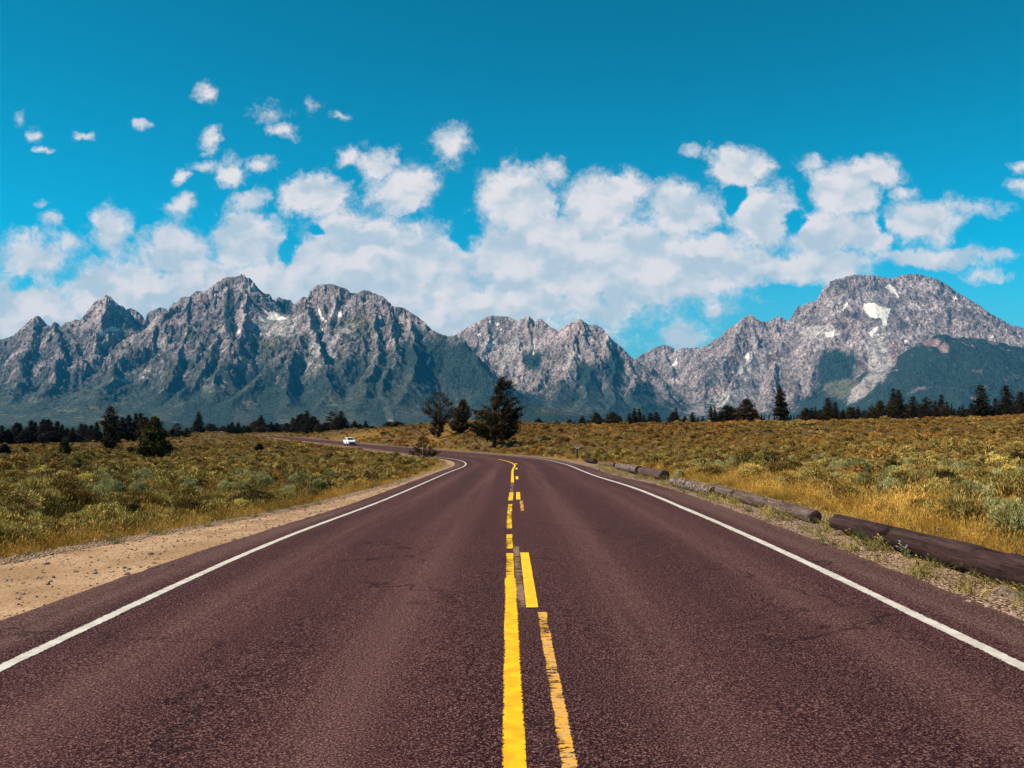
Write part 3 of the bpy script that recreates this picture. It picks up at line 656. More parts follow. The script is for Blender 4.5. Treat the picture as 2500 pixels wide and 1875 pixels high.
base = base * (1 - brush_gully_shade) + np.array([.026, .034, .028]) * brush_gully_shade
fo = (forest * (1 - .8 * tal[..., 0]) * (1 - .72 * mead[..., 0]))[..., None]
base = base * (1 - fo) + np.array([.012, .019, .016]) * fo
base = np.where(dike[..., None], np.array([.13, .11, .12]), base)
red = (sst(.2, .6, np.maximum(ell(2275,835,26,12), np.maximum(ell(2305,850,14,14), ell(2180,855,14,36)))))[..., None]
base = base * (1 - red * .7) + np.array([.20, .12, .11]) * red * .7
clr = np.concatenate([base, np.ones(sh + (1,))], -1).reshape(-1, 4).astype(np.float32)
ny_, nx_ = sh
I, J = np.meshgrid(np.arange(nx_ - 1), np.arange(ny_ - 1))
mf = np.stack([J * nx_ + I, J * nx_ + I + 1, (J + 1) * nx_ + I + 1, (J + 1) * nx_ + I], -1).reshape(-1, 4)
def rock(nt, b):
    p = pos(nt); c = nt.node('ShaderNodeAttribute', attribute_name='rockcol').outputs['Color']
    sn = nt.node('ShaderNodeAttribute', attribute_name='snow').outputs['Fac']; fo = nt.node('ShaderNodeAttribute', attribute_name='wood').outputs['Fac']
    q = nt.scalev(p, (1, 1, .8))
    n1 = nt.noise(q, .022, 6, .68); n2 = nt.noise(q, .075, 4, .7)
    m = nt.math('ADD', nt.math('MULTIPLY', n1, .6), nt.math('MULTIPLY', n2, .4))
    k = nt.math('ADD', nt.ramp(m, .42, .56, .34, 1.35), nt.ramp(nt.noise(q, .045, 5, .7), .53, .63, 0, 1.25))
    kf = nt.ramp(nt.noise(nt.scalev(p, (1, 1, .45)), .085, 4, .8), .42, .58, .25, 2.9)
    kk_ = nt.math('ADD', nt.math('MULTIPLY', k, nt.math('SUBTRACT', 1.0, fo)), nt.math('MULTIPLY', kf, fo))
    c = nt.mix(1.0, c, nt.comb(kk_, kk_, kk_), 'MULTIPLY')
    c = nt.mix(nt.ramp(sn, .3, .6), c, (.62, .56, .48, 1))
    bump(nt, b, m, .9, 22)
    return c
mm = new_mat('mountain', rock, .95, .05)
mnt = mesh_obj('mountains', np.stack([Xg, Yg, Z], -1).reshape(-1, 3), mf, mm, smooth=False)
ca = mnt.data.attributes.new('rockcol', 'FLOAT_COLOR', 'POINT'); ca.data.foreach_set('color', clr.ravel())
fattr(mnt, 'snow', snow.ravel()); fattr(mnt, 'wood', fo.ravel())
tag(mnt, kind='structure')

# ================================================================== VEGETATION
rng = np.random.default_rng(7)
def leaf_mat(name, a, b_, tint=None, inst=False, sc=1.5):
    def f(nt, b):
        p = pos(nt); n = nt.noise(p, sc, 3, .6)
        c = nt.mix(nt.ramp(n, .38, .62), c4(a), c4(b_))
        if inst:
            t = nt.node('ShaderNodeAttribute', attribute_type='INSTANCER', attribute_name='tint').outputs['Fac']
            br = nt.node('ShaderNodeAttribute', attribute_type='INSTANCER', attribute_name='bright').outputs['Fac']
            c = nt.mix(t, c, c4(tint)); c = nt.mix(1.0, c, nt.comb(br, br, br), 'MULTIPLY')
        nt.put(b.inputs['Base Color'], c)
        tr = nt.node('ShaderNodeBsdfTranslucent'); nt.put(tr.inputs[0], c)
        ms = nt.node('ShaderNodeMixShader'); ms.inputs[0].default_value = .12
        out = nt.n['Material Output']
        nt.l.new(b.outputs[0], ms.inputs[1]); nt.l.new(tr.outputs[0], ms.inputs[2]); nt.l.new(ms.outputs[0], out.inputs[0])
        return None
    return new_mat(name, f, .8, .15)
sage_m = leaf_mat('sage_leaves', (.105, .064, .011), (.37, .275, .075), inst=True, tint=(.235, .098, .018))
sage_one = leaf_mat('sage_leaves_single', (.13, .108, .030), (.36, .33, .135))
stem_m = mat_two('sage_stems', (.055, .032, .022), (.11, .07, .05), 8)
grass_m = leaf_mat('dry_grass', (.23, .105, .010), (.52, .29, .060), inst=True, tint=(.095, .082, .014), sc=.8)
weed_m = leaf_mat('weeds', (.14, .11, .03), (.34, .23, .065), inst=True, tint=(.07, .085, .02), sc=3)

def quads_from(c, u, v):
    """leaf quads: centre c, half axis u, half axis v -> verts, faces"""
    n = len(c); V_ = np.stack([c - u - v, c + u - v, c + u + v, c - u + v], 1).reshape(-1, 3)
    return V_, np.arange(n * 4).reshape(-1, 4)
def tris_from(c, u, v):
    n = len(c); V_ = np.stack([c - u, c + u, c + v], 1).reshape(-1, 3)
    return V_, np.arange(n * 3).reshape(-1, 3)
def unit(a): return a / (np.linalg.norm(a, axis=-1, keepdims=True) + 1e-9)
def bush_mesh(name, seed, nleaf, ll, lw, stems=True, mat=None, W=.5, H=.62):
    """sagebrush: a mound of several lobes, its leaves standing on the outside of each lobe"""
    r = np.random.default_rng(seed)
    nl = r.integers(4, 7); la = r.uniform(0, 2 * np.pi, nl); lr = W * r.uniform(.25, .62, nl)
    lc = np.stack([np.cos(la) * lr, np.sin(la) * lr, H * r.uniform(.22, .45, nl)], -1); lc[0] = (0, 0, H * .5)
    lR = W * r.uniform(.36, .56, nl)
    j = r.integers(0, nl, nleaf); d = unit(r.normal(0, 1, (nleaf, 3)) + np.array([0, 0, .45])); d[:, 2] = np.where(d[:, 2] < -.25, -d[:, 2], d[:, 2])
    rad = lR[j] * r.uniform(.5, 1.0, nleaf) ** .35 * (1 + .22 * np.sin(d[:, 0] * 7 + seed + j) * np.cos(d[:, 1] * 6 + j * 2))
    c = lc[j] + d * rad[:, None] * np.array([1, 1, 1.1]); c[:, 2] = np.maximum(c[:, 2], .01)
    ax = unit(d * .55 + r.normal(0, .32, (nleaf, 3)) + np.array([0, 0, .85]))
    sd_ = unit(np.cross(ax, d + r.normal(0, .3, (nleaf, 3))))
    sz = r.uniform(.6, 1.3, nleaf)[:, None]
    V_, F_ = tris_from(c, sd_ * lw * sz, ax * ll * 2 * sz); fm = np.zeros(len(F_), int)
    if stems:
        e = lc[r.integers(0, nl, 30)] + r.normal(0, .08, (30, 3)); e[:, 2] = np.abs(e[:, 2])
        sd2 = unit(np.cross(e + 1e-3, r.normal(0, 1, (30, 3)))) * .008
        Vs = np.stack([-sd2, sd2, e], 1).reshape(-1, 3); Fs = np.arange(len(Vs)).reshape(-1, 3) + len(V_)
        V_ = np.concatenate([V_, Vs]); F_ = np.concatenate([F_, Fs]); fm = np.concatenate([fm, np.ones(len(Fs), int)])
    me = bpy.data.meshes.new(name)
    me.from_pydata(V_.tolist(), [], F_.tolist()); me.materials.append(mat or sage_m); me.materials.append(stem_m)
    me.polygons.foreach_set('material_index', fm.astype(np.int32))
    return me
def tuft_mesh(name, seed, n, H, sp, lw, mat, lean=.35):
    r = np.random.default_rng(seed)
    b = np.stack([r.normal(0, sp, n), r.normal(0, sp, n), np.zeros(n)], -1)
    h = H * r.uniform(.55, 1.15, n); dr = r.normal(0, lean, (n, 2))
    tip = b + np.stack([dr[:, 0] * h, dr[:, 1] * h, h], -1)
    sd_ = unit(np.cross(tip - b, r.normal(0, 1, (n, 3)))) * lw
    V_ = np.stack([b - sd_, b + sd_, tip], 1).reshape(-1, 3)
    # seed heads
    k = n // 3; c = tip[:k]; ax = unit(tip[:k] - b[:k]) * H * .12; s2 = unit(sd_[:k]) * lw * 2.2
    V2 = np.stack([c - ax - s2 * .2, c + s2, c + ax, c - s2], 1)
    Vq = V2.reshape(-1, 3); me = bpy.data.meshes.new(name)
    faces = np.arange(len(V_)).reshape(-1, 3).tolist() + (np.arange(len(Vq)).reshape(-1, 4) + len(V_)).tolist()
    me.from_pydata(np.concatenate([V_, Vq]).tolist(), [], faces); me.materials.append(mat)
    return me
def proto_coll(name, meshes):
    c = bpy.data.collections.new(name)
    for i, me in enumerate(meshes):
        o = bpy.data.objects.new('%s_%02d' % (name, i), me); c.objects.link(o)
    return c
def scatter(name, coll, P_, scl, rot, idx, tint, bright):
    """one object: a point mesh whose geometry nodes instance the plants"""
    me = bpy.data.meshes.new(name); me.vertices.add(len(P_)); me.vertices.foreach_set('co', np.asarray(P_, np.float32).ravel())
    o = bpy.data.objects.new(name, me); link(o)
    for nm, arr in (('tint', tint), ('bright', bright)): fattr(o, nm, arr)
    a = me.attributes.new('idx', 'INT', 'POINT'); a.data.foreach_set('value', np.asarray(idx, np.int32))
    a = me.attributes.new('scl', 'FLOAT_VECTOR', 'POINT'); a.data.foreach_set('vector', np.asarray(scl, np.float32).ravel())
    a = me.attributes.new('rot', 'FLOAT_VECTOR', 'POINT'); a.data.foreach_set('vector', np.asarray(rot, np.float32).ravel())
    g = bpy.data.node_groups.new(name, 'GeometryNodeTree')
    g.interface.new_socket('Geometry', in_out='INPUT', socket_type='NodeSocketGeometry'); g.interface.new_socket('Geometry', in_out='OUTPUT', socket_type='NodeSocketGeometry')
    gi = g.nodes.new('NodeGroupInput'); go = g.nodes.new('NodeGroupOutput'); ip = g.nodes.new('GeometryNodeInstanceOnPoints'); ci = g.nodes.new('GeometryNodeCollectionInfo')
    ci.inputs[0].default_value = coll; ci.inputs['Separate Children'].default_value = True; ci.inputs['Reset Children'].default_value = True
    ip.inputs['Pick Instance'].default_value = True
    def na(nm, ty):
        n = g.nodes.new('GeometryNodeInputNamedAttribute'); n.data_type = ty; n.inputs[0].default_value = nm; return n.outputs[0]
    L = g.links.new
    L(gi.outputs[0], ip.inputs['Points']); L(ci.outputs[0], ip.inputs['Instance']); L(na('idx', 'INT'), ip.inputs['Instance Index'])
    e2r = g.nodes.new('FunctionNodeEulerToRotation'); L(na('rot', 'FLOAT_VECTOR'), e2r.inputs[0]); L(e2r.outputs[0], ip.inputs['Rotation'])
    L(na('scl', 'FLOAT_VECTOR'), ip.inputs['Scale']); L(ip.outputs[0], go.inputs[0])
    md = o.modifiers.new('scatter', 'NODES'); md.node_group = g
    o['kind'] = 'stuff'
    return o

# sagebrush: protos near / middle / far
B_near = [bush_mesh('sage_near', 100 + i, 2600, .026, .010) for i in range(4)]
B_mid = [bush_mesh('sage_mid', 200 + i, 800, .034, .024) for i in range(4)]
B_far = [bush_mesh('sage_far', 300 + i, 230, .050, .060, stems=False) for i in range(4)]
sage_coll = proto_coll('sage', B_near + B_mid + B_far)
def sample_field(n, rmin, rmax, a0, a1, power=.5):
    u = rng.uniform(0, 1, n); r = rmin * (rmax / rmin) ** u if power == 0 else np.sqrt(rmin ** 2 + (rmax ** 2 - rmin ** 2) * u)
    a = np.radians(rng.uniform(a0, a1, n)); return np.sin(a) * r, np.cos(a) * r
xs, ys = [], []
for (n, r0, r1) in ((1900, 7, 28), (6200, 28, 75), (15500, 75, 190), (13000, 190, 400)):
    x, y = sample_field(n, r0, r1, -42, 42); xs.append(x); ys.append(y)
x = np.concatenate(xs); y = np.concatenate(ys)
z, off, s = terrain(x, y, True); lim = np.where(off < 0, -LDE(s), RDE(s)); d = np.abs(off) - lim
r = np.hypot(x, y); dr = dryness(x, y, off, s)
cover = fbm(x / 6, y / 6, 41, 3)
px = 1250 + F * x / y
keep = (d > .8) & (rng.uniform(0, 1, len(x)) > dr * .66 * (1 - .4 * (off < 0))) & (cover + rng.uniform(-.5, .5, len(x)) > -.36)
bare = np.exp(-(((px - 770) / 120) ** 2 + ((r - 150) / 26) ** 2))     # sandy cut below the far road
keep &= ~((d < .9 + rng.uniform(0, .8, len(x))))
keep &= ~((r < 28) & (d < 1.6))
x, y, z, r, off, d, px = [q[keep] for q in (x, y, z, r, off, d, px)]
n = len(x)
lod = np.where(r < 30, 0, np.where(r < 95, 1, 2)); idx = lod * 4 + rng.integers(0, 4, n)
size = np.exp(rng.normal(-.30, .34, n)).clip(.35, 1.7) * np.interp(r, [8, 30, 100, 400], [.85, .85, .95, 1.5]) * (1 + .35 * fbm(x / 3, y / 3, 44, 2))
scl = np.stack([size * rng.uniform(.9, 1.25, n), size * rng.uniform(.9, 1.25, n), size * rng.uniform(.75, 1.1, n) * np.interp(r, [30, 150, 400], [1, .9, .65])], -1)
rot = np.stack([rng.normal(0, .08, n), rng.normal(0, .08, n), rng.uniform(0, 6.28, n)], -1)
nt_ = fbm(x / 20, y / 20, 51, 3); nt2 = fbm(x / 5, y / 5, 52, 2)
gold = (.10 + sst(35, 110, r) * .46) * (off > 0) + (.12 + sst(60, 200, r) * .32) * (off < 0)
tint = np.clip(gold + nt_ * .55 + nt2 * .4 + rng.normal(0, .2, n), 0, 1)
bright = np.clip(1 + nt2 * .5 + rng.normal(0, .30, n), .25, 1.65)
scatter('sagebrush_cover', sage_coll, np.stack([x, y, z - .03], -1), scl, rot, idx, tint, bright)

# dry golden grass
T_near = [tuft_mesh('grass_near', 400 + i, 70, .36, .11, .0030, grass_m, .42) for i in range(4)]
T_far = [tuft_mesh('grass_far', 410 + i, 30, .34, .14, .010, grass_m) for i in range(4)]
grass_coll = proto_coll('drygrass', T_near + T_far)
xs, ys = [], []
for (n, r0, r1) in ((19000, 6, 34), (17000, 34, 110), (12000, 110, 260)):
    x, y = sample_field(n, r0, r1, -42, 42); xs.append(x); ys.append(y)
x = np.concatenate(xs); y = np.concatenate(ys)
z, off, s = terrain(x, y, True); lim = np.where(off < 0, -LDE(s), RDE(s)); d = np.abs(off) - lim; r = np.hypot(x, y)
dr = dryness(x, y, off, s)
keep = (d > rng.uniform(-.15, .35, len(x))) & ((dr > rng.uniform(0, 1, len(x)) * .9) | (rng.uniform(0, 1, len(x)) < .16))
x, y, z, r, off, d, dr = [q[keep] for q in (x, y, z, r, off, d, dr)]; n = len(x)
idx = np.where(r < 34, 0, 4) + rng.integers(0, 4, n)
size = rng.uniform(.55, 1.15, n) * np.interp(d, [0, .5, 2], [.4, .75, 1.1])
scl = np.stack([size, size, size * rng.uniform(.7, 1.1, n)], -1); rot = np.stack([rng.normal(0, .1, n), rng.normal(0, .1, n), rng.uniform(0, 6.28, n)], -1)
left = (off < 0).astype(float)
tint = np.clip(rng.normal(.15, .25, n) + left * .06 + fbm(x / 3, y / 3, 61, 2) * .5 + (1 - dr) * .3, 0, 1); bright = np.clip(1 - left * .05 + fbm(x / 1.7, y / 1.7, 66, 2) * .5 + rng.normal(0, .28, n), .3, 1.8)
scatter('dry_grass', grass_coll, np.stack([x, y, z - .01], -1), scl, rot, idx, tint, bright)

# low weeds on the gravel strip on the right and along the windrow on the left
W_n = [tuft_mesh('weed', 500 + i, 26, .13, .045, .0035, weed_m, .7) for i in range(4)]
weed_coll = proto_coll('weed', W_n)
n = 1500; s_ = rng.uniform(3, 45, n) ** 1.0; sd_ = rng.uniform(0, 1, n)
o_ = np.where(sd_ < .8, RPE(s_) + .08 + rng.beta(1.1, 1.5, n) * 1.4, LDE(s_) + rng.uniform(-.1, .5, n))
cl_ = fbm(s_ * 1.3, o_ * 2, 81, 3); k_ = (cl_ > (.06 - .18 * (sd_ < .8))) & ((s_ < 22) | (rng.uniform(0, 1, n) < .22)); s_ = s_[k_]; o_ = o_[k_]; n = len(s_)
p = road_pt(s_, o_); z = terrain(p[:, 0], p[:, 1]); size = rng.uniform(.5, 1.5, n)
scatter('roadside_weeds', weed_coll, np.stack([p[:, 0], p[:, 1], np.maximum(z, p[:, 2] - .02)], -1), np.stack([size] * 3, -1), np.stack([0 * size, 0 * size, rng.uniform(0, 6.28, n)], -1), rng.integers(0, 4, n), np.clip(rng.normal(.25, .35, n), 0, 1), rng.uniform(.7, 1.3, n))
# loose stones on dirt and gravel
stone_m = mat_two('stones', (.09, .055, .04), (.32, .22, .155), 20)
def stone_mesh(name, seed, sub=1, flat=.6):
    bm = bmesh.new(); bmesh.ops.create_icosphere(bm, subdivisions=sub, radius=1)
    rn = random.Random(seed)
    for v in bm.verts:
        f_ = 1 + rn.uniform(-.25, .25); v.co = Vector((v.co.x * f_, v.co.y * f_, v.co.z * f_ * flat))
    me = bpy.data.meshes.new(name); bm.to_mesh(me); bm.free(); return me
sms = [stone_mesh('stone', i) for i in range(4)]
for me in sms: me.materials.append(stone_m)
st_coll = proto_coll('stone', sms)
n = 9500; s_ = 3 + 40 * rng.beta(1, 2.2, n); sd_ = rng.uniform(0, 1, n)
o_ = np.where(sd_ < .35, RPE(s_) + rng.uniform(-.12, 1.4, n), np.where(sd_ < .78, LDE(s_) + rng.normal(.08, .20, n), LDE(s_) + (LPE(s_) - LDE(s_)) * rng.uniform(0, 1, n)))
p = road_pt(s_, o_); size = rng.gamma(2.2, .0045, n) + .004
scatter('loose_stones', st_coll, np.stack([p[:, 0], p[:, 1], p[:, 2] - .012], -1), np.stack([size] * 3, -1), rng.uniform(0, 6.28, (n, 3)) * np.array([.1, .1, 1]), rng.integers(0, 4, n), np.zeros(n), np.ones(n))

# individually standing sagebrush near the road
sage_lab = [((1655,1172,.55),'pale sagebrush with upright stems behind the thick brown log'),((2110,1215,.8),'tall grey green sagebrush in the golden grass above the big dark log'),((2175,1225,.75),'grey green sagebrush just right of the tall one in the golden grass'),
 ((2040,1195,.7),'sagebrush clump at the left end of the pale row in the golden grass'),((2420,1290,.8),'sagebrush near the right edge of the frame in tall dry grass'),((2485,1340,.9),'nearest large sagebrush at the right edge behind the dark log'),((2330,1262,.6),'lone silvery sagebrush between two grassy gaps right of centre'),
 ((190,1236,.9),'bright sagebrush beside the orange weeds at far left'),((330,1222,.85),'round pale sagebrush at the left above the weedy verge'),((590,1215,.8),'tall green sagebrush spilling toward the dirt pullout'),((560,1190,.8),'large round sagebrush behind the one by the dirt pullout'),((760,1205,.5),'small sagebrush right at the gravel edge of the dirt pullout'),((985,1125,.8),'pale sagebrush below the dead shrub on the inside of the bend')]
single = [bush_mesh('sagebrush', 600 + i, 4200, .024, .0075, mat=sage_one) for i in range(4)]
def sage_obj(p, size, label, i, zs=1.0):
    o = bpy.data.objects.new('sagebrush', single[i % 4]); link(o); o.location = (p[0], p[1], p[2] - .03); o.rotation_euler = (0, 0, i * 1.7)
    o.scale = (size, size * .95, size * zs); tag(o, label, 'shrub', 'sagebrush growing beside the road'); return o
for i, ((a, b, sz), lab) in enumerate(sage_lab):
    sage_obj(at(a, b), sz * 1.25, lab, i, 1.1)
cnt = 0; tries = 0
while cnt < 110 and tries < 4000:
    tries += 1
    left_ = rng.uniform() < .5
    s0 = rng.uniform(8, 46); o0 = (LDE(s0) - rng.uniform(1.6, 12)) if left_ else (RDE(s0) + rng.uniform(3.8, 13))
    p = road_pt(s0, o0); 
    if p[1] < 7 or abs(p[0] / p[1]) > .75: continue
    zz = float(terrain(p[0], p[1])[0])
    sage_obj((p[0], p[1], zz), rng.uniform(.65, 1.25), 'grey green sagebrush in the field left of the road' if left_ else 'grey green sagebrush in the field right of the road', cnt, rng.uniform(.85, 1.15)); cnt += 1

# ------------------------------------------------------------------ conifers
bark_m = mat_two('bark', (.025, .013, .010), (.075, .046, .034), 6, bump_d=.05)
dead_m = mat_two('dead_wood', (.14, .10, .085), (.24, .18, .155), 5)
def needle(name, a, b_): return leaf_mat(name, a, b_, sc=.9)
need_dark = needle('needles_dark', (.008, .006, .003), (.026, .018, .007))
need_green = needle('needles_green', (.018, .019, .003), (.080, .070, .010))
need_warm = needle('needles_warm', (.014, .009, .003), (.060, .038, .010))
need_plum = needle('needles_plum', (.010, .005, .005), (.024, .013, .011))
def tube(pts, rad, n=6):
    V_ = []; F_ = []
    for i, p in enumerate(pts):
        p = np.array(p, float); d = np.array(pts[min(i + 1, len(pts) - 1)], float) - np.array(pts[max(i - 1, 0)], float); d = d / (np.linalg.norm(d) + 1e-9)
        a = np.cross(d, [0.3, 1, 0.1]); a /= np.linalg.norm(a); b = np.cross(d, a)
        for k in range(n):
            t = 2 * math.pi * k / n; V_.append(p + (a * math.cos(t) + b * math.sin(t)) * rad[i])
    for i in range(len(pts) - 1):
        for k in range(n): F_.append((i * n + k, i * n + (k + 1) % n, (i + 1) * n + (k + 1) % n, (i + 1) * n + k))
    F_.append(tuple(range(n))[::-1]); F_.append(tuple((len(pts) - 1) * n + k for k in range(n)))
    return V_, F_
def join(parts):
    V_ = []; F_ = []
    for v, f in parts:
        o = len(V_); V_ += list(v); F_ += [tuple(i + o for i in q) for q in f]
    return V_, F_
def conifer(name, H, prof, nb, tufts, tsize, seed, mat, trunk=None, trunk_r=.018, up=.15, bare=.08, gap=.0, solid=.35, nseg=3, droop=0, limb_mat=None, maxlen=.6, xsq=1.0):
    """prof: (height fraction, left reach, right reach) as fractions of H; trunk: bends (t, dx) ; builds Empty > trunk, crown"""
    r = np.random.default_rng(seed)
    prof = np.array(prof, float); trunk = trunk or [(0, 0), (1, 0)]
    tt = np.array([a for a, b in trunk]); td = np.array([b for a, b in trunk]) * H
    root = empty(name)
    hs = np.linspace(0, .97, 12); pts = [(float(np.interp(h, tt, td)), float(.01 * H * math.sin(h * 9 + seed)), h * H) for h in hs]
    rad = [max(.004 * H, trunk_r * H * (1 - h) ** .8 * (1.35 if h < .05 else 1)) for h in hs]
    parts = [tube(pts, rad, 7)]
    C_ = []; AX = []
    t = bare + (1 - bare) * r.uniform(0, 1, nb) ** .95
    t = np.sort(t)
    az = r.uniform(0, 2 * np.pi, nb)
    if gap > 0:
        g = fbm(t * 9, az * 1.2, seed, 2); m = g > -gap; t = t[m]; az = az[m]
    for k in range(len(t)):
        cx = math.cos(az[k]); l = np.interp(t[k], prof[:, 0], prof[:, 1]); rt = np.interp(t[k], prof[:, 0], prof[:, 2])
        reach = (rt * max(cx, 0) ** 2 + l * max(-cx, 0) ** 2 + .5 * (l + rt) * (1 - cx * cx) * xsq) * H * r.uniform(.72, 1.06)
        ux = 1.0
        rise = reach * (up + r.normal(0, .10)) 
        z0 = max(t[k] * H - rise * .8, .02 * H); x0 = np.interp(z0 / H, tt, td)
        p0 = np.array([x0, 0, z0]); d = np.array([cx, math.sin(az[k]), 0.0])
        p1 = p0 + d * reach * .5 + np.array([0, 0, rise * .35]); p2 = p0 + d * reach + np.array([0, 0, rise - droop * reach])
        if reach > .03 * H and (k % 2 == 0 or nb < 120): parts.append(tube([p0, p1, p2 * .92 + p1 * .08], [.0055 * H * (1 - t[k] * .6), .0035 * H, .0012 * H], 4))
        nt_ = max(2, int(tufts * (.4 + reach / (maxlen * H))))
        u = 1 - (1 - solid) * r.beta(1.2, 1.7, nt_)
        u = np.clip(u * r.uniform(.55, 1.02, nt_) ** .5, .08, 1.02)[:, None]
        c = p0 * (1 - u) ** 2 + 2 * p1 * u * (1 - u) + p2 * u ** 2
        c = c + r.normal(0, 1, (nt_, 3)) * np.array([1, 1, .8]) * tsize * .55
        C_.append(c); AX.append(unit(d + np.array([0, 0, up + .35]) + r.normal(0, .5, (nt_, 3))))
    C_ = np.concatenate(C_); AX = np.concatenate(AX); m = len(C_)
    Vc = []; Fc = []; base_ = 0
    for q in range(nseg):
        ax = unit(AX + r.normal(0, .55, (m, 3))); rd_ = C_ * np.array([1, 1, 0]) - np.array([float(td.mean()), 0, 0]); sd2 = unit(np.cross(ax, unit(rd_) + np.array([0, 0, .4]) + r.normal(0, .45, (m, 3))))
        sz = (tsize * r.uniform(.55, 1.25, m) * (1.1 - .62 * np.clip(C_[:, 2] / H, 0, 1) ** 1.5))[:, None]
        V1 = np.stack([C_ - sd2 * sz * .34 - ax * sz * .2, C_ + sd2 * sz * .34 - ax * sz * .2, C_ + ax * sz * .9], 1).reshape(-1, 3)
        Vc.append(V1)
    Vc = np.concatenate(Vc); Fc = np.arange(len(Vc)).reshape(-1, 3)
    tv, tf = join(parts)
    mesh_obj('trunk', np.array(tv), tf, limb_mat or bark_m, root, smooth=True)
    cr_ = mesh_obj('crown', Vc, Fc, mat, root); WID[root.name] = 2 * float(np.percentile(np.abs(Vc[:, 0] - np.interp(Vc[:, 2] / H, tt, td)), 97))
    return root

WID = {}
SPIRE = [(0, .17, .17), (.06, .22, .22), (.3, .17, .17), (.6, .10, .10), (.85, .036, .036), (1, .002, .002)]
SPIRE2 = [(0, .10, .12), (.08, .145, .15), (.35, .12, .125), (.55, .10, .09), (.62, .075, .085), (.85, .04, .035), (1, .005, .005)]
BROAD = [(0, .24, .24), (.1, .34, .32), (.35, .33, .34), (.6, .27, .26), (.8, .19, .17), (.93, .10, .08), (1, .02, .02)]
PINE = [(0, .05, .05), (.12, .12, .15), (.3, .24, .20), (.5, .20, .26), (.62, .15, .2), (.75, .21, .16), (.9, .13, .12), (1, .03, .04)]
OVAL = [(0, .14, .14), (.1, .22, .22), (.4, .24, .22), (.65, .20, .22), (.85, .13, .12), (1, .03, .03)]
HP = 10.0
def P_(name, prof, nb, tf, ts, seed, mat, **kw): 
    o = conifer(name, HP, prof, nb, tf, ts, seed, mat, **kw); return o
protos = {
 'spire': [P_('fir_tree', SPIRE, 240, 14, .32, 1, need_dark, up=-.05, droop=.15, solid=.2), P_('fir_tree', SPIRE2, 220, 14, .30, 2, need_dark, up=-.05, droop=.12, solid=.2)],
 'broad': [P_('pine_tree', BROAD, 300, 20, .42, 3, need_dark, up=.35, solid=.2), P_('pine_tree', OVAL, 260, 18, .40, 4, need_warm, up=.3, solid=.2)],
 'pine': [P_('pine_tree', PINE, 170, 18, .36, 5, need_dark, up=.35, solid=.35, gap=.2)],
 'plum': [P_('pine_tree', OVAL, 260, 18, .40, 6, need_plum, up=.25, solid=.2), P_('pine_tree', SPIRE, 240, 16, .34, 7, need_plum, up=.0, solid=.2)],
}
used = set(); WIDP = {id(o): WID[o.name] for l_ in protos.values() for o in l_}
import zlib
def place_tree(kind, px, ptop, Y, wpx, label, group, pbase=None, rz=None):
    """px,ptop: photo pixel of the tip; wpx: crown width in photo pixels; Y distance"""
    lst = protos[kind]; k = zlib.crc32(label.encode()) % len(lst); src = lst[k]
    a, b = tz(px, ptop); p = on(px, Y, ptop); H = CAMZ + b * Y - p.z
    if (kind, k) in used: o = copy_tree(src)
    else: o = src; used.add((kind, k))
    prof = {'spire': .34, 'broad': .60, 'pine': .44, 'plum': .42}[kind]
    wm = wpx / F * Y
    sx = max(.4, min(3.0, 1.12 * wm / WIDP[id(src)])); sz = H / HP
    o.location = p; o.rotation_euler = (0, 0, rz if rz is not None else (zlib.crc32(label.encode()) % 628) / 100)
    o.scale = (sx, sx, sz); tag(o, label, 'tree', group)
    return o
ORD = ['first','second','third','fourth','fifth','sixth','seventh','eighth','ninth','tenth','eleventh','twelfth','thirteenth','fourteenth','fifteenth','sixteenth','seventeenth','eighteenth','nineteenth','twentieth','twenty-first','twenty-second','twenty-third','twenty-fourth','twenty-fifth','twenty-sixth','twenty-seventh','twenty-eighth','twenty-ninth','thirtieth','thirty-first','thirty-second','thirty-third','thirty-fourth','thirty-fifth','thirty-sixth','thirty-seventh','thirty-eighth','thirty-ninth','fortieth','forty-first','forty-second','forty-third','forty-fourth','forty-fifth','forty-sixth','forty-seventh','forty-eighth','forty-ninth','fiftieth','fifty-first','fifty-second','fifty-third','fifty-fourth','fifty-fifth','fifty-sixth','fifty-seventh','fifty-eighth','fifty-ninth','sixtieth','sixty-first','sixty-second','sixty-third','sixty-fourth','sixty-fifth']
KW = {'spire': 'narrow pointed', 'broad': 'broad rounded', 'pine': 'open crowned', 'plum': 'dense dark'}
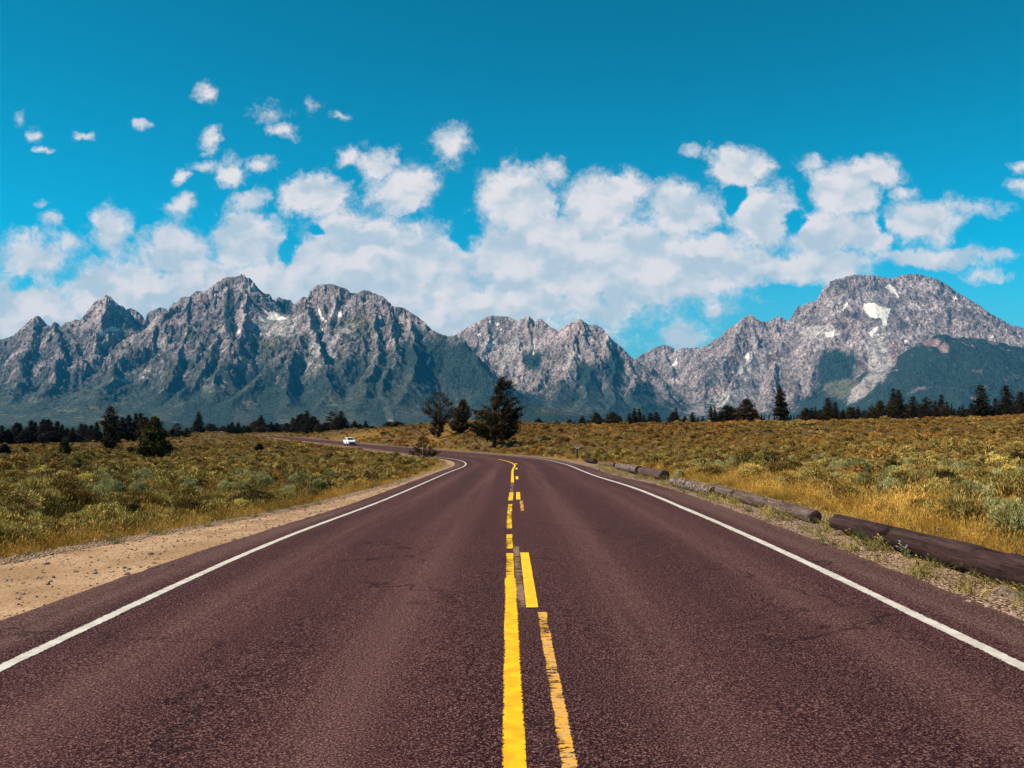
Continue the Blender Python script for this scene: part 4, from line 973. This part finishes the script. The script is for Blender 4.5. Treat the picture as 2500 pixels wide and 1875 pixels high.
# right ridge tree line: kind, x, top y, width
RT = [('spire',1315,1021,24),('spire',1302,1036,12),('spire',1339,1039,10),('spire',1359,1027,16),('spire',1368,1031,12),('spire',1377,1037,7),('spire',1391,1023,20),('spire',1403,1029,12),('spire',1422,1016,24),('spire',1435,1025,16),('broad',1456,1007,28),('spire',1473,1023,14),('spire',1483,1012,18),('broad',1496,1006,32),('spire',1513,1016,24),
 ('spire',1537,1008,20),('spire',1549,997,24),('spire',1560,998,26),('spire',1572,1012,18),('spire',1588,1007,26),('spire',1602,1006,30),('spire',1612,1020,14),('broad',1645,1006,36),('spire',1650,994,14),('broad',1672,1016,18),('spire',1691,1006,26),('spire',1704,1017,14),('spire',1716,1016,16),('spire',1735,991,20),('spire',1745,992,16),
 ('broad',1775,989,56),('broad',1795,999,40),('broad',1822,975,44),('broad',1842,1000,30),('spire',1859,1010,10),('spire',1866,1014,10),('spire',1877,1012,8),('spire',1930,1012,10),('spire',1939,1015,10),('spire',1947,1012,10),('broad',1968,996,28),('spire',1990,995,20),('spire',2004,1000,18),('spire',2021,971,34),('spire',2039,981,26),
 ('spire',2059,1001,14),('spire',2077,993,18),('spire',2085,994,16),('spire',2094,993,18),('spire',2108,1002,20),('pine',2128,988,18),('broad',2148,978,30),('pine',2138,1000,30),('spire',2180,949,34),('spire',2193,951,32),('broad',2186,975,54),('spire',2212,985,20),('spire',2229,968,36),('spire',2245,985,24),('pine',2262,969,34),('broad',2256,985,34),
 ('spire',2283,978,18),('spire',2298,965,36),('spire',2312,982,22)]
RT2 = [('spire',2323,984,10),('broad',2308,995,34),('spire',2330,998,20),('spire',2350,990,18),('spire',2371,984,22),('spire',2393,940,56),('broad',2400,985,50),('spire',2430,972,22),('spire',2455,941,58),('broad',2450,985,60),('spire',2492,956,44),('broad',2486,985,40),('spire',2520,950,50),('spire',2366,1000,24),('broad',2416,998,26),('spire',2474,990,26),
 ('spire',2270,998,20),('broad',2215,1000,26),('spire',2160,1003,22),('broad',2120,1006,24),('spire',2000,1008,22),('spire',2032,1003,24)]
RT2 += [('spire' if i_ % 3 else 'broad', 1962 + i_ * 19, 1003 - (i_ * 7 % 11), 24 + (i_ * 5 % 9)) for i_ in range(29)]
def tree_row(rows, where, group, Yf):
    rows = sorted(rows, key=lambda q: q[1])
    for i, (kd, x_, t_, w_) in enumerate(rows):
        place_tree(kd, x_, t_, Yf(i, x_, t_), w_, '%s conifer, %s from the left %s' % (KW[kd], ORD[i], where), group)
rj = random.Random(3)
tree_row(RT, 'in the right ridge tree line', 'conifers along the right ridge', lambda i, x_, t_: np.interp(x_, [1300, 2500], [215, 200]) + rj.uniform(-8, 25))
tree_row(RT2, 'in the grove at the far right', 'conifers in the grove at the far right', lambda i, x_, t_: 195 + rj.uniform(0, 22))
# middle row behind the far road
MT = [('spire',485,1005,26),('spire',480,1030,30),('broad',514,1034,32),('spire',557,1036,16),('spire',567,1030,22),('spire',582,1030,20),('spire',595,1037,14),('broad',604,1040,16),('broad',624,1028,32),('spire',638,1014,34),('spire',662,1029,16),('spire',676,1032,24),('spire',684,1038,10),
 ('broad',700,1033,24),('spire',715,1018,20),('broad',735,1010,36),('spire',750,1003,44),('broad',764,1016,34),('broad',778,1034,20),('broad',793,1032,24),('pine',812,1004,32),('broad',822,1020,26),('spire',833,1003,26),('spire',842,1022,28),('spire',866,1027,22),('spire',879,1034,14),('spire',893,1027,14),('broad',910,1040,18),('spire',932,1042,8),
 ('broad',950,1030,26),('broad',970,1029,28),('spire',1095,1028,10),('broad',1034,1040,20),('spire',1110,1036,8),('broad',650,1036,40),('broad',545,1040,20)]
tree_row(MT, 'in the row beyond the far road', 'conifers beyond the far stretch of road', lambda i, x_, t_: np.interp(x_, [480, 620, 800, 960, 1110], [330, 385, 285, 250, 175]) + rj.uniform(0, 18))
# left wood
LT = [('plum',5,1038,22),('plum',20,1048,20),('plum',42,1032,26),('plum',50,1034,20),('plum',76,1026,30),('plum',86,1030,22),('plum',107,1024,24),('plum',117,1024,30),('plum',140,1028,28),('plum',152,1036,18),('plum',164,1046,20),('plum',178,1044,14),('plum',199,1034,26),('plum',209,1036,18),('plum',222,1038,24),('plum',236,1030,22),
 ('plum',298,1018,28),('plum',314,1013,22),('plum',332,1008,22),('plum',344,1008,30),('broad',354,1018,34),('plum',64,1050,36),('plum',128,1052,44),('plum',185,1060,40),('plum',240,1054,36),('plum',300,1050,50),('plum',30,1058,40),('plum',96,1060,36),('plum',215,1060,40),('plum',275,1036,30),('broad',136,1058,24),('plum',-15,1030,30),('pine',432,1032,22),('plum',456,1044,16),('plum',420,1048,26),('plum',395,1045,24),('plum',445,1052,30),('plum',322,1050,40),('plum',345,1045,36)]
tree_row(LT, 'in the dark wood at far left', 'conifers in the dark wood at the left', lambda i, x_, t_: np.interp(x_, [0, 130, 300, 460], [205, 210, 225, 275]) + rj.uniform(-14, 16))

# trees that stand alone (each built to its own outline)
FOOT = {1207: 1092, 1131: 1063, 1072: 1071, 268: 1101, 376: 1119, 157: 1112, 10: 1116, 633: 1102, 1034: 1124}
def hero(name, px, ptop, Y, prof, seed, mat, label, nb=320, tf=26, ts=.24, H=None, **kw):
    a, b = tz(px, ptop); p = on(px, Y, ptop)
    if px in FOOT: p = at(px, FOOT[px], 20); Y = p.y
    H = CAMZ + b * Y - p.z
    o = conifer(name, H, prof, nb, tf, ts, seed, mat, **kw); o.location = p
    tag(o, label, 'tree'); return o
hero('pine_tree', 1207, 921, 92, [(0,.02,.02),(.13,.08,.10),(.2,.34,.42),(.28,.40,.40),(.4,.44,.42),(.5,.38,.44),(.58,.28,.42),(.66,.14,.36),(.76,.10,.30),(.86,.06,.26),(.94,.02,.21),(1,-.02,.12)], 11, need_warm,
     'largest pine in the group beyond the bend, crown leaning right', nb=430, tf=34, ts=.30, trunk=[(0, 0), (.2, .0), (.5, .05), (1, .12)], trunk_r=.030, up=.40, bare=.16, gap=.10, solid=.30, limb_mat=bark_m)
hero('pine_tree', 1131, 976, 120, [(0,.03,.03),(.12,.06,.06),(.2,.3,.24),(.32,.36,.34),(.42,.2,.2),(.55,.30,.34),(.68,.33,.36),(.76,.12,.36),(.82,.10,.2),(.9,.10,.11),(1,.06,.06)], 12, need_warm,
     'short pine of rounded clumps between the two taller pines beyond the bend', nb=260, tf=32, ts=.30, trunk=[(0, -.1), (.3, -.1), (1, 0)], up=.35, bare=.10, gap=.25, solid=.45)
hero('pine_tree', 1072, 957, 118, [(0,.10,.04),(.15,.22,.06),(.3,.20,.14),(.4,.10,.22),(.5,.22,.40),(.58,.36,.50),(.66,.48,.46),(.74,.38,.40),(.84,.28,.32),(.93,.18,.22),(1,.06,.06)], 13, need_warm,
     'open gnarled pine at the left of the group beyond the bend', nb=230, tf=25, ts=.25, trunk=[(0, -.02), (.2, .0), (.5, -.02), (1, 0)], trunk_r=.026, up=.75, bare=.05, gap=.30, solid=.62)
hero('pine_tree', 268, 994, 150, [(0,.04,.04),(.12,.1,.12),(.2,.18,.28),(.3,.18,.2),(.42,.12,.14),(.55,.22,.22),(.68,.28,.26),(.75,.26,.16),(.85,.14,.18),(.95,.10,.12),(1,.06,.06)], 14, need_warm,
     'tall ragged brown green pine standing in front of the left wood', nb=260, tf=28, ts=.36, up=.3, bare=.05, gap=.12, solid=.35)
hero('spruce_tree', 376, 1018, 132, [(0,.42,.44),(.08,.44,.48),(.25,.36,.40),(.45,.34,.34),(.65,.28,.28),(.82,.18,.22),(.93,.12,.12),(1,.03,.03)], 15, need_green,
     'full bright green conifer with skirts to the ground left of the road', nb=300, tf=30, ts=.30, up=.45, bare=.0, solid=.40, gap=.15)
hero('young_pine', 157, 1073, 112, BROAD, 16, need_green, 'small bushy conifer in the sage field at left', nb=170, tf=20, ts=.22, up=.3, bare=0, solid=.2)
hero('young_pine', 104, 1085, 165, BROAD, 17, need_dark, 'tiny dark conifer at the edge of the left wood', nb=90, tf=14, ts=.26, up=.3, bare=0)
hero('young_pine', 10, 1088, 120, OVAL, 18, need_plum, 'dark purplish bush cut by the left edge of the frame', nb=160, tf=22, ts=.26, up=.3, bare=0)
hero('young_pine', 633, 1083, 118, [(0,.6,.6),(.4,.65,.6),(.8,.4,.45),(1,.1,.1)], 19, need_dark, 'small round juniper alone in the sage left of the far road', nb=130, tf=16, ts=.14, up=.4, bare=0)
hero('young_pine', 318, 1092, 118, [(0,.8,.7),(.4,.7,.6),(.8,.3,.3),(1,.1,.1)], 20, need_green, 'low spreading juniper at the foot of the bright green conifer', nb=130, tf=18, ts=.2, up=.3, bare=0)
hero('fir_tree', 1905, 944, 180, [(0,.14,.14),(.08,.24,.22),(.3,.23,.2),(.45,.17,.2),(.6,.14,.17),(.75,.11,.14),(.9,.08,.07),(1,.01,.01)], 21, need_dark,
     'tallest lone conifer on the right ridge, ragged and narrow', nb=300, tf=22, ts=.42, up=.05, bare=.02, gap=.12, solid=.3)
sp_ = hero('dead_shrub', 1034, 1058, 68, [(0,.35,.4),(.1,.62,.68),(.25,.60,.70),(.42,.46,.56),(.6,.34,.26),(.8,.26,.20),(.93,.15,.12),(1,.05,.05)], 22, need_warm,
     'thin half bare pine on the inside of the bend, road visible through it', nb=150, tf=22, ts=.11, up=.55, bare=.02, gap=.18, solid=.60, nseg=2)

# ================================================================== LOGS
def logmat(name, a, b_, dk, sc=1.0, patch=None):
    def f(nt, b):
        p = objco(nt); q = nt.scalev(p, (1.2, 22, 22)); n = nt.noise(q, sc, 6, .8); n2 = nt.noise(p, 3, 4)
        c = nt.mix(nt.ramp(n, .35, .65), c4(a), c4(b_)); c = nt.mix(nt.ramp(n2, .42, .30), c, c4(dk))
        if patch: c = nt.mix(nt.ramp(nt.noise(p, 9, 4, .6), .5, .58), c, c4(patch))
        bump(nt, b, n, .8, .02); return c
    return new_mat(name, f, .9, .12)
log_dark = logmat('log_dark', (.010, .0042, .0045), (.050, .026, .023), (.005, .002, .002))
log_grey = logmat('log_grey', (.040, .023, .020), (.125, .084, .070), (.014, .006, .006))
log_mot = logmat('log_mottled', (.034, .017, .015), (.095, .060, .050), (.014, .006, .005), patch=(.20, .155, .125))
log_brown = logmat('log_brown', (.035, .018, .016), (.092, .055, .046), (.014, .006, .007))
log_end = mat_two('log_end', (.007, .003, .003), (.034, .018, .013), 14)
def make_log(pa, pb, ra, rb, mat, label, seed=1, crack=True, bend=0.0, lift=.0):
    """log lying from world point pa to pb (end pb faces the road/camera)"""
    r = random.Random(seed); d = Vector(pb) - Vector(pa); L = d.length; root = empty('log', pa)
    root.rotation_euler = d.to_track_quat('X', 'Z').to_euler()
    n = 20; m = max(8, int(L / .22)); V_ = []; F_ = []
    for i in range(m + 1):
        t = i / m; rad = ra + (rb - ra) * t
        for k in range(n):
            an = 2 * math.pi * k / n
            q = 1 + .07 * math.sin(an * 2 + seed + t * 2.2) + .05 * float(pn(np.array([t * L * 1.6]), np.array([k * .5 + seed]), seed)[0]) + .035 * float(pn(np.array([t * L * 5.0]), np.array([k * 1.1 + seed]), seed + 3)[0])
            if crack and abs(an - 1.9 - .5 * math.sin(t * 3 + seed)) < .17: q *= .86
            V_.append((t * L, math.cos(an) * rad * q + bend * math.sin(t * math.pi) * .2, math.sin(an) * rad * q + bend * math.sin(t * math.pi) * .1))
    for i in range(m):
        for k in range(n): F_.append((i * n + k, i * n + (k + 1) % n, (i + 1) * n + (k + 1) % n, (i + 1) * n + k))
    b = mesh_obj('bark', np.array(V_), F_, mat, root, smooth=True)
    # sawn ends (child discs, rings cut into the relief)
    for (x0, base_, sgn) in ((0, 0, -1), (L, m * n, 1)):
        Ve = [(x0 + sgn * .012, 0, 0)]; Fe = []
        for ring in (.33, .66, .965):
            for k in range(n):
                v = V_[base_ + k]; cy = sum(V_[base_ + q][1] for q in range(n)) / n
                Ve.append((x0 + sgn * (.012 if ring < .9 else .003) + r.uniform(-.003, .003), cy + (v[1] - cy) * ring, v[2] * ring))
        for k in range(n): Fe.append((0, 1 + k, 1 + (k + 1) % n))
        for q in range(2):
            for k in range(n): Fe.append((1 + q * n + k, 1 + (q + 1) * n + k, 1 + (q + 1) * n + (k + 1) % n, 1 + q * n + (k + 1) % n))
        mesh_obj('cut_end', np.array(Ve), Fe, log_end, root)
    tag(root, label, 'log', 'logs laid end to end as a roadside barrier'); return root
def logp(px, py_base, rad):
    p = at(px, py_base); return (p.x, p.y, p.z + rad * 1.25)
def lg(a, b, ra, rb, mat, label, **k): ra *= 1.15; rb *= 1.15; return make_log(logp(a[0], a[1], ra), logp(b[0], b[1], rb), ra, rb, mat, label, **k)
lg((2046, 1303), (2570, 1476), .120, .155, log_dark, 'nearest and longest log, dark purplish brown, running out of frame right', seed=2)
lg((1746, 1212), (1992, 1284), .115, .095, log_grey, 'long smooth grey log with a sawn end in the gap before the dark log', seed=3)
lg((1646, 1191), (1742, 1216), .120, .100, log_mot, 'mottled grey log with peeling pale bark between the brown and smooth logs', seed=4, crack=False)
lg((1566, 1163), (1622, 1176), .150, .150, log_brown, 'thick brown log with a round dark sawn end, behind the mottled one', seed=5)
lg((1508, 1146), (1562, 1162), .13, .17, log_mot, 'short lumpy weathered log left of the thick brown one', seed=6, crack=False)
lg((1465, 1136.5), (1502, 1143), .09, .11, log_grey, 'thin grey log with a dark end, second from the sign', seed=7)
lg((1432, 1130), (1453, 1134), .15, .16, log_dark, 'stubby log nearest the sign, showing a black round end', seed=8)
# rocks at the big log
rock_m = mat_two('rock', (.07, .042, .034), (.17, .11, .085), 5, bump_d=.02)
def rock_obj(px, py, s3, seed, label):
    me = stone_mesh('rock', seed, 3, 1.0); me.materials.append(rock_m)
    for v in me.vertices:
        n_ = v.co.normalized(); f_ = 1 + .22 * math.sin(n_.x * 3 + seed) * math.cos(n_.y * 4 + seed * 2); v.co = n_ * f_
    o = bpy.data.objects.new('rock', me); link(o); p = at(px, py); o.location = (p.x, p.y, p.z + s3[2] * .5); o.scale = s3; o.rotation_euler = (0, 0, seed)
    tag(o, label, 'rock', 'rocks beside the big dark log'); return o
rock_obj(2046, 1312, (.10, .08, .07), 3, 'squarish rock propping the left end of the nearest dark log')
rock_obj(2452, 1462, (.13, .09, .075), 5, 'larger brown rock in front of the dark log at the right edge')
rock_obj(2492, 1472, (.10, .08, .06), 9, 'lower brown rock beside the other at the right edge')
rock_obj(803, 1055, (.45, .3, .22), 11, 'pale boulder on the crest beyond the white car')

# ================================================================== SIGN
wood_s = mat_two('sign_wood', (.014, .006, .005), (.028, .013, .010), 8)
txt_m = mat_two('sign_letters', (.86, .83, .80), (.80, .77, .74), 9, lo=.2, hi=.8)
sp = on(1409, 56, 1110); base_p = at(1409.5, 1123)
SY = base_p.y; k_ = SY / F
sg = empty('road_sign', base_p)
def box(x0, x1, y0, y1, z0, z1, bev=0):
    V_ = [(x, y, z) for x in (x0, x1) for y in (y0, y1) for z in (z0, z1)]
    return V_, [(0, 1, 3, 2), (4, 6, 7, 5), (0, 4, 5, 1), (2, 3, 7, 6), (0, 2, 6, 4), (1, 5, 7, 3)]
def box_obj(name, b6, mat, parent, bev=.01):
    V_, F_ = box(*b6); me = bpy.data.meshes.new(name); bm = bmesh.new()
    vs = [bm.verts.new(v) for v in V_]; [bm.faces.new([vs[i] for i in f]) for f in F_]
    bmesh.ops.recalc_face_normals(bm, faces=bm.faces)
    if bev: bmesh.ops.bevel(bm, geom=list(bm.edges), offset=bev, segments=2, affect='EDGES', profile=.5)
    bm.to_mesh(me); bm.free(); me.materials.append(mat); o = bpy.data.objects.new(name, me); return link(o, parent)
zt = CAMZ + tz(1409, 1089.5)[1] * SY - base_p.z; zb = CAMZ + tz(1409, 1096)[1] * SY - base_p.z
wpost = 3.6 * k_ / 2; wb = 19 * k_ / 2
box_obj('post', (-wpost, wpost, -.05, .05, -.2, zt - .02), wood_s, sg)
board = box_obj('board', (-wb, wb, -.095, -.052, zb, zt), wood_s, sg)
def text_obj(s, size, x, y, z, mat, parent, name='lettering', ext=.006):
    cu = bpy.data.curves.new(name, 'FONT'); cu.body = s; cu.size = size; cu.align_x = 'CENTER'; cu.align_y = 'CENTER'; cu.extrude = ext; cu.offset = size * .02
    to = bpy.data.objects.new(name, cu); COL.objects.link(to); dg = bpy.context.evaluated_depsgraph_get(); dg.update()
    me = bpy.data.meshes.new_from_object(to.evaluated_get(dg)); COL.objects.unlink(to); bpy.data.objects.remove(to)
    me.materials.clear(); me.materials.append(mat); o = bpy.data.objects.new(name, me); link(o, parent); o.location = (x, y, z); o.rotation_euler = (math.radians(90), 0, 0); return o
hh = zt - zb
t1 = text_obj('APPROACHING', hh * .40, 0, -.1, zb + hh * .70, txt_m, board); t2 = text_obj('TURNOUT', hh * .40, 0, -.1, zb + hh * .28, txt_m, board)
for t_, frac in ((t1, .90), (t2, .56)):
    wd = max(v.co.x for v in t_.data.vertices) - min(v.co.x for v in t_.data.vertices); t_.scale = (2 * wb * frac / wd, 1, 1)
tag(sg, 'small dark brown wooden sign with white lettering right of the bend', 'sign')

# ================================================================== CARS
def plain(name, c, rough=.4, spec=.5, metal=0):
    def f(nt, b):
        b.inputs['Metallic'].default_value = metal
        n = nt.noise(objco(nt), 6, 3); return nt.mix(nt.ramp(n, .3, .7, 0, .12), c4(c), c4(tuple(v * .8 for v in c)))
    return new_mat(name, f, rough, spec)
car_paint = plain('white_car_paint', (.62, .62, .60), .3, .4); glass_m = plain('car_glass', (.012, .014, .018), .08, .6)
trim_m = plain('black_trim', (.02, .02, .022), .5, .3); tyre_m = plain('tyre_rubber', (.015, .014, .014), .85, .2); rim_m = plain('alloy', (.45, .45, .47), .35, .6, .7)
lamp_m = plain('headlight_glass', (.55, .57, .58), .12, .7); plate_m = plain('licence_plate', (.6, .6, .62), .5, .3)
def loft(secs):
    """secs: list of (x, [(y,z)...]) rings -> closed mesh"""
    n = len(secs[0][1]); V_ = []; F_ = []
    for x, ring in secs: V_ += [(x, y, z) for y, z in ring]
    for i in range(len(secs) - 1):
        for k in range(n): F_.append((i * n + k, i * n + (k + 1) % n, (i + 1) * n + (k + 1) % n, (i + 1) * n + k))
    F_.append(tuple(range(n))[::-1]); F_.append(tuple((len(secs) - 1) * n + k for k in range(n)))
    return V_, F_
def car_ring(hw, z0, zm, z1, hw1, top=None):
    # lower edge, sill, shoulder, belt
    return [(-hw * .9, z0), (-hw, z0 + .12), (-hw, zm), (-hw1, z1), (-hw1 * .5, z1 + .025), (hw1 * .5, z1 + .025), (hw1, z1), (hw, zm), (hw, z0 + .12), (hw * .9, z0)]
def make_car(name):
    root = empty(name)       # nose towards +X
    body = loft([(2.42, car_ring(.66, .36, .60, .72, .60)), (2.30, car_ring(.84, .30, .74, .90, .78)), (2.0, car_ring(.93, .27, .84, 1.0, .86)), (1.3, car_ring(.965, .26, .92, 1.08, .90)), (.95, car_ring(.97, .26, .94, 1.12, .90)),
        (0, car_ring(.97, .26, .96, 1.13, .90)), (-1.6, car_ring(.97, .26, .98, 1.15, .90)), (-2.2, car_ring(.95, .30, .98, 1.14, .86)), (-2.42, car_ring(.86, .38, .9, 1.05, .78))])
    b = mesh_obj('body', np.array(body[0]), body[1], car_paint, root, smooth=False)
    cab = loft([(1.05, [(-.86, 1.10), (-.80, 1.13), (.80, 1.13), (.86, 1.10)]), (.35, [(-.87, 1.11), (-.70, 1.62), (.70, 1.62), (.87, 1.11)]), (-.1, [(-.88, 1.12), (-.70, 1.72), (.70, 1.72), (.88, 1.12)]),
        (-1.5, [(-.88, 1.12), (-.69, 1.70), (.69, 1.70), (.88, 1.12)]), (-2.0, [(-.86, 1.12), (-.66, 1.62), (.66, 1.62), (.86, 1.12)]), (-2.32, [(-.82, 1.10), (-.74, 1.2), (.74, 1.2), (.82, 1.10)])])
    mesh_obj('cabin', np.array(cab[0]), cab[1], car_paint, root)
    # windscreen and windows, proud of the cabin
    mesh_obj('windscreen', np.array([(.99, -.70, 1.175), (.99, .70, 1.175), (.385, .62, 1.63), (.385, -.62, 1.63), (.95, -.70, 1.165), (.95, .70, 1.165), (.35, .62, 1.62), (.35, -.62, 1.62)]) + np.array([.02, 0, .012]), [(0, 1, 2, 3), (4, 7, 6, 5), (0, 4, 5, 1), (1, 5, 6, 2), (2, 6, 7, 3), (3, 7, 4, 0)], glass_m, root)
    for s_ in (-1, 1):
        for (a, bb) in (((.62, 1.17), (-.28, 1.17)), ((-.36, 1.17), (-1.2, 1.17)), ((-1.28, 1.18), (-1.92, 1.2))):
            ztop = 1.60; x0, x1 = a[0], bb[0]; tx0 = x0 - (.42 if x0 > 0 else 0); tx1 = x1 + (.12 if x1 < -1.5 else 0)
            def yy(z): return s_ * (.875 - (z - 1.12) * .30 + .012)
            q = [(x0, yy(1.18), 1.18), (x1, yy(1.18), 1.18), (tx1, yy(ztop), ztop), (tx0, yy(ztop), ztop)]
            inn = [(v[0], v[1] - s_ * .02, v[2]) for v in q]
            mesh_obj('window', np.array(q + inn), [(0, 1, 2, 3), (7, 6, 5, 4), (0, 4, 5, 1), (1, 5, 6, 2), (2, 6, 7, 3), (3, 7, 4, 0)], glass_m, root)
        hl = mesh_obj('headlight', np.array(box(2.20, 2.36, *sorted((s_ * .58, s_ * .84)), .80, .93)[0]), box(0, 1, 0, 1, 0, 1)[1], lamp_m, root)
        box_obj('fog_lamp', (2.28, 2.40, *sorted((s_ * .58, s_ * .74)), .48, .60), trim_m, root, .02)
        box_obj('mirror', (.62, .80, *sorted((s_ * .92, s_ * 1.10)), 1.12, 1.28), car_paint, root, .03)
        box_obj('roof_rail', (-1.7, .1, *sorted((s_ * .60, s_ * .64)), 1.735, 1.775), trim_m, root, .01)
        for x0 in (1.45, -1.42):
            wv, wf = tube([(x0, s_ * .74, .37), (x0, s_ * .90, .37), (x0, s_ * .985, .37)], [.36, .37, .34], 20)
            wo_ = mesh_obj('wheel', np.array(wv), wf, tyre_m, root)
            rv, rf = tube([(x0, s_ * .95, .37), (x0, s_ * .995, .37)], [.23, .20], 12); mesh_obj('rim', np.array(rv), rf, rim_m, wo_)
            av, af = tube([(x0, s_ * .80, .40), (x0, s_ * .978, .40)], [.45, .43], 20); mesh_obj('wheel_arch', np.array(av), af, trim_m, root)
    box_obj('grille', (2.30, 2.445, -.50, .50, .70, .80), trim_m, root, .02); box_obj('bumper', (2.25, 2.47, -.62, .62, .34, .60), trim_m, root, .04)
    box_obj('licence_plate', (2.45, 2.485, -.16, .16, .54, .66), plate_m, root, .004)
    return root
car = make_car('car')
p = road_pt(160.0, -1.75, 0.0); car.location = tuple(p); car.scale = (.93,) * 3; th = float(np.interp(160, SS, TH))
car.rotation_euler = (0, 0, math.atan2(-math.cos(th), -math.sin(th)))
tag(car, 'white SUV driving towards the bend on the far stretch of road', 'car', 'white cars on the road')
car2 = copy_tree(car)
a2, b2 = tz(541, 1053.3); Y2 = 345; car2.location = (a2 * Y2, Y2, CAMZ + b2 * Y2 - 1.75); car2.rotation_euler = (0, 0, math.atan2(-1, .45))
car2['label'] = 'white car on the crest at left with only roof and windscreen showing'

# ================================================================== SMALL PLANTS
puff_m = mat_two('seed_fluff', (.34, .24, .16), (.44, .34, .24), 30); stalk_m = mat_two('stalk', (.22, .20, .07), (.35, .28, .10), 10); petal_m = mat_two('petals', (.55, .50, .50), (.60, .56, .52), 30)
def puff(px, py, dia, hgt, label):
    p = at(px, py + 3); root = empty('seed_head', p); r = np.random.default_rng(int(px))
    n = 420; d = unit(r.normal(0, 1, (n, 3))); R = dia / 2
    sd_ = unit(np.cross(d, r.normal(0, 1, (n, 3)))) * R * .035
    c0 = np.array([0, 0, hgt]); V_ = np.stack([c0 + d * R * .15 - sd_ * .4, c0 + d * R * .15 + sd_ * .4, c0 + d * R + sd_ * 3, c0 + d * R - sd_ * 3], 1).reshape(-1, 3)
    mesh_obj('fluff', V_, np.arange(len(V_)).reshape(-1, 4), puff_m, root)
    tv, tf = tube([(0, 0, 0), (.01, 0, hgt * .5), (0, 0, hgt)], [.004, .003, .003], 5); mesh_obj('stalk', np.array(tv), tf, stalk_m, root)
    tag(root, label, 'seed head', 'fluffy seed heads on the left verge'); return root
puff(58, 1340, .10, .04, 'round tan seed head lying on gravel at far left'); puff(680, 1215, .07, .16, 'pale seed head, left of a pair near the dirt pullout')
puff(786, 1187, .09, .2, 'large seed head, right of a pair near the dirt pullout'); puff(745, 1180, .08, .22, 'seed head standing behind the large pair'); puff(828, 1172, .08, .22, 'seed head in the grass before the bend, leftmost of three')
puff(888, 1165, .08, .22, 'seed head in the grass before the bend, middle of three'); puff(902, 1164, .08, .24, 'seed head in the grass before the bend, rightmost of three'); puff(2294, 1310, .085, .12, 'round pale seed head in dry grass above the dark log')
def daisy(px, py, n, spread, label, seed):
    p = at(px, py); root = empty('flowering_weed', p); r = np.random.default_rng(seed); parts = []; C = []
    for i in range(n):
        b0 = np.array([r.normal(0, spread * .3), r.normal(0, .04), 0]); tp = b0 + np.array([r.normal(0, spread * .5), r.normal(0, .04), r.uniform(.12, .24)])
        parts.append(tube([b0, (b0 + tp) / 2 + np.array([.01, 0, .01]), tp], [.003, .002, .0015], 4)); C.append(tp)
        for q in range(5):
            t = r.uniform(.2, .8); c = b0 + (tp - b0) * t; e = c + r.normal(0, .03, 3); parts.append(([c, e, (c + e) / 2 + np.array([.008, 0, .01])], [(0, 1, 2)]))
    v, f = join(parts); mesh_obj('stems', np.array(v), f, plain_green, root)
    parts = []
    for c in C:
        for q in range(7):
            a = q * .9; e = c + np.array([math.cos(a) * .013, math.sin(a) * .010, .004]); s_ = np.array([-math.sin(a), math.cos(a), 0]) * .004
            parts.append(([c - s_, c + s_, e + s_, e - s_], [(0, 1, 2, 3)]))
    v, f = join(parts); mesh_obj('flowers', np.array(v), f, petal_m, root); tag(root, label, 'plant', 'weeds in front of the dark log'); return root
plain_green = leaf_mat('weed_green', (.05, .062, .016), (.11, .12, .035))
daisy(2222, 1368, 34, .16, 'weed with many tiny white flowers in front of the dark log', 1); daisy(2135, 1332, 18, .10, 'smaller white flowered weed left of the leafy green one', 2)
for (px, py, s_, lab, sd2) in ((2170, 1352, .22, 'leafy pale green sprig against the dark log', 41), (2096, 1338, .26, 'upright green weed near the left end of the dark log', 42), (2008, 1340, .2, 'small green weed on the gravel before the dark log', 43)):
    me = bush_mesh('green_weed', sd2, 260, .05, .012, mat=plain_green); o = bpy.data.objects.new('green_weed', me); link(o); o.location = at(px, py); o.scale = (s_ * 1.1, s_ * 1.1, s_ * 1.7); tag(o, lab, 'plant', 'weeds in front of the dark log')
# fallen dead branches below the gnarled pine
dv = join([tube([(-1.4, 0, .15), (-.2, .1, .45), (1.0, 0, .2)], [.05, .04, .01], 5), tube([(-.4, 0, .2), (.2, .1, .8), (.5, .2, 1.0)], [.04, .03, .008], 5), tube([(.2, 0, .2), (.9, -.2, .55)], [.03, .008], 5)])
db = mesh_obj('dead_branch', np.array(dv[0]), dv[1], dead_m); db.location = at(1090, 1078); tag(db, 'bleached fallen branches on the slope below the gnarled pine', 'branch')

# ================================================================== HAZE
hv = box(-14000, 14000, -60, 14200, -60, 3400)
hz_m = bpy.data.materials.new('haze'); hz_m.use_nodes = True
hn = NT(hz_m.node_tree); hn.n.clear(); ho = hn.node('ShaderNodeOutputMaterial'); pv = hn.node('ShaderNodeVolumePrincipled')
pv.inputs['Color'].default_value = (.03, .34, .68, 1); pv.inputs['Density'].default_value = 2.2e-5; pv.inputs['Anisotropy'].default_value = .0
hn.l.new(pv.outputs[0], ho.inputs['Volume'])
haze = mesh_obj('haze', np.array(hv[0]), hv[1], hz_m); haze['kind'] = 'stuff'
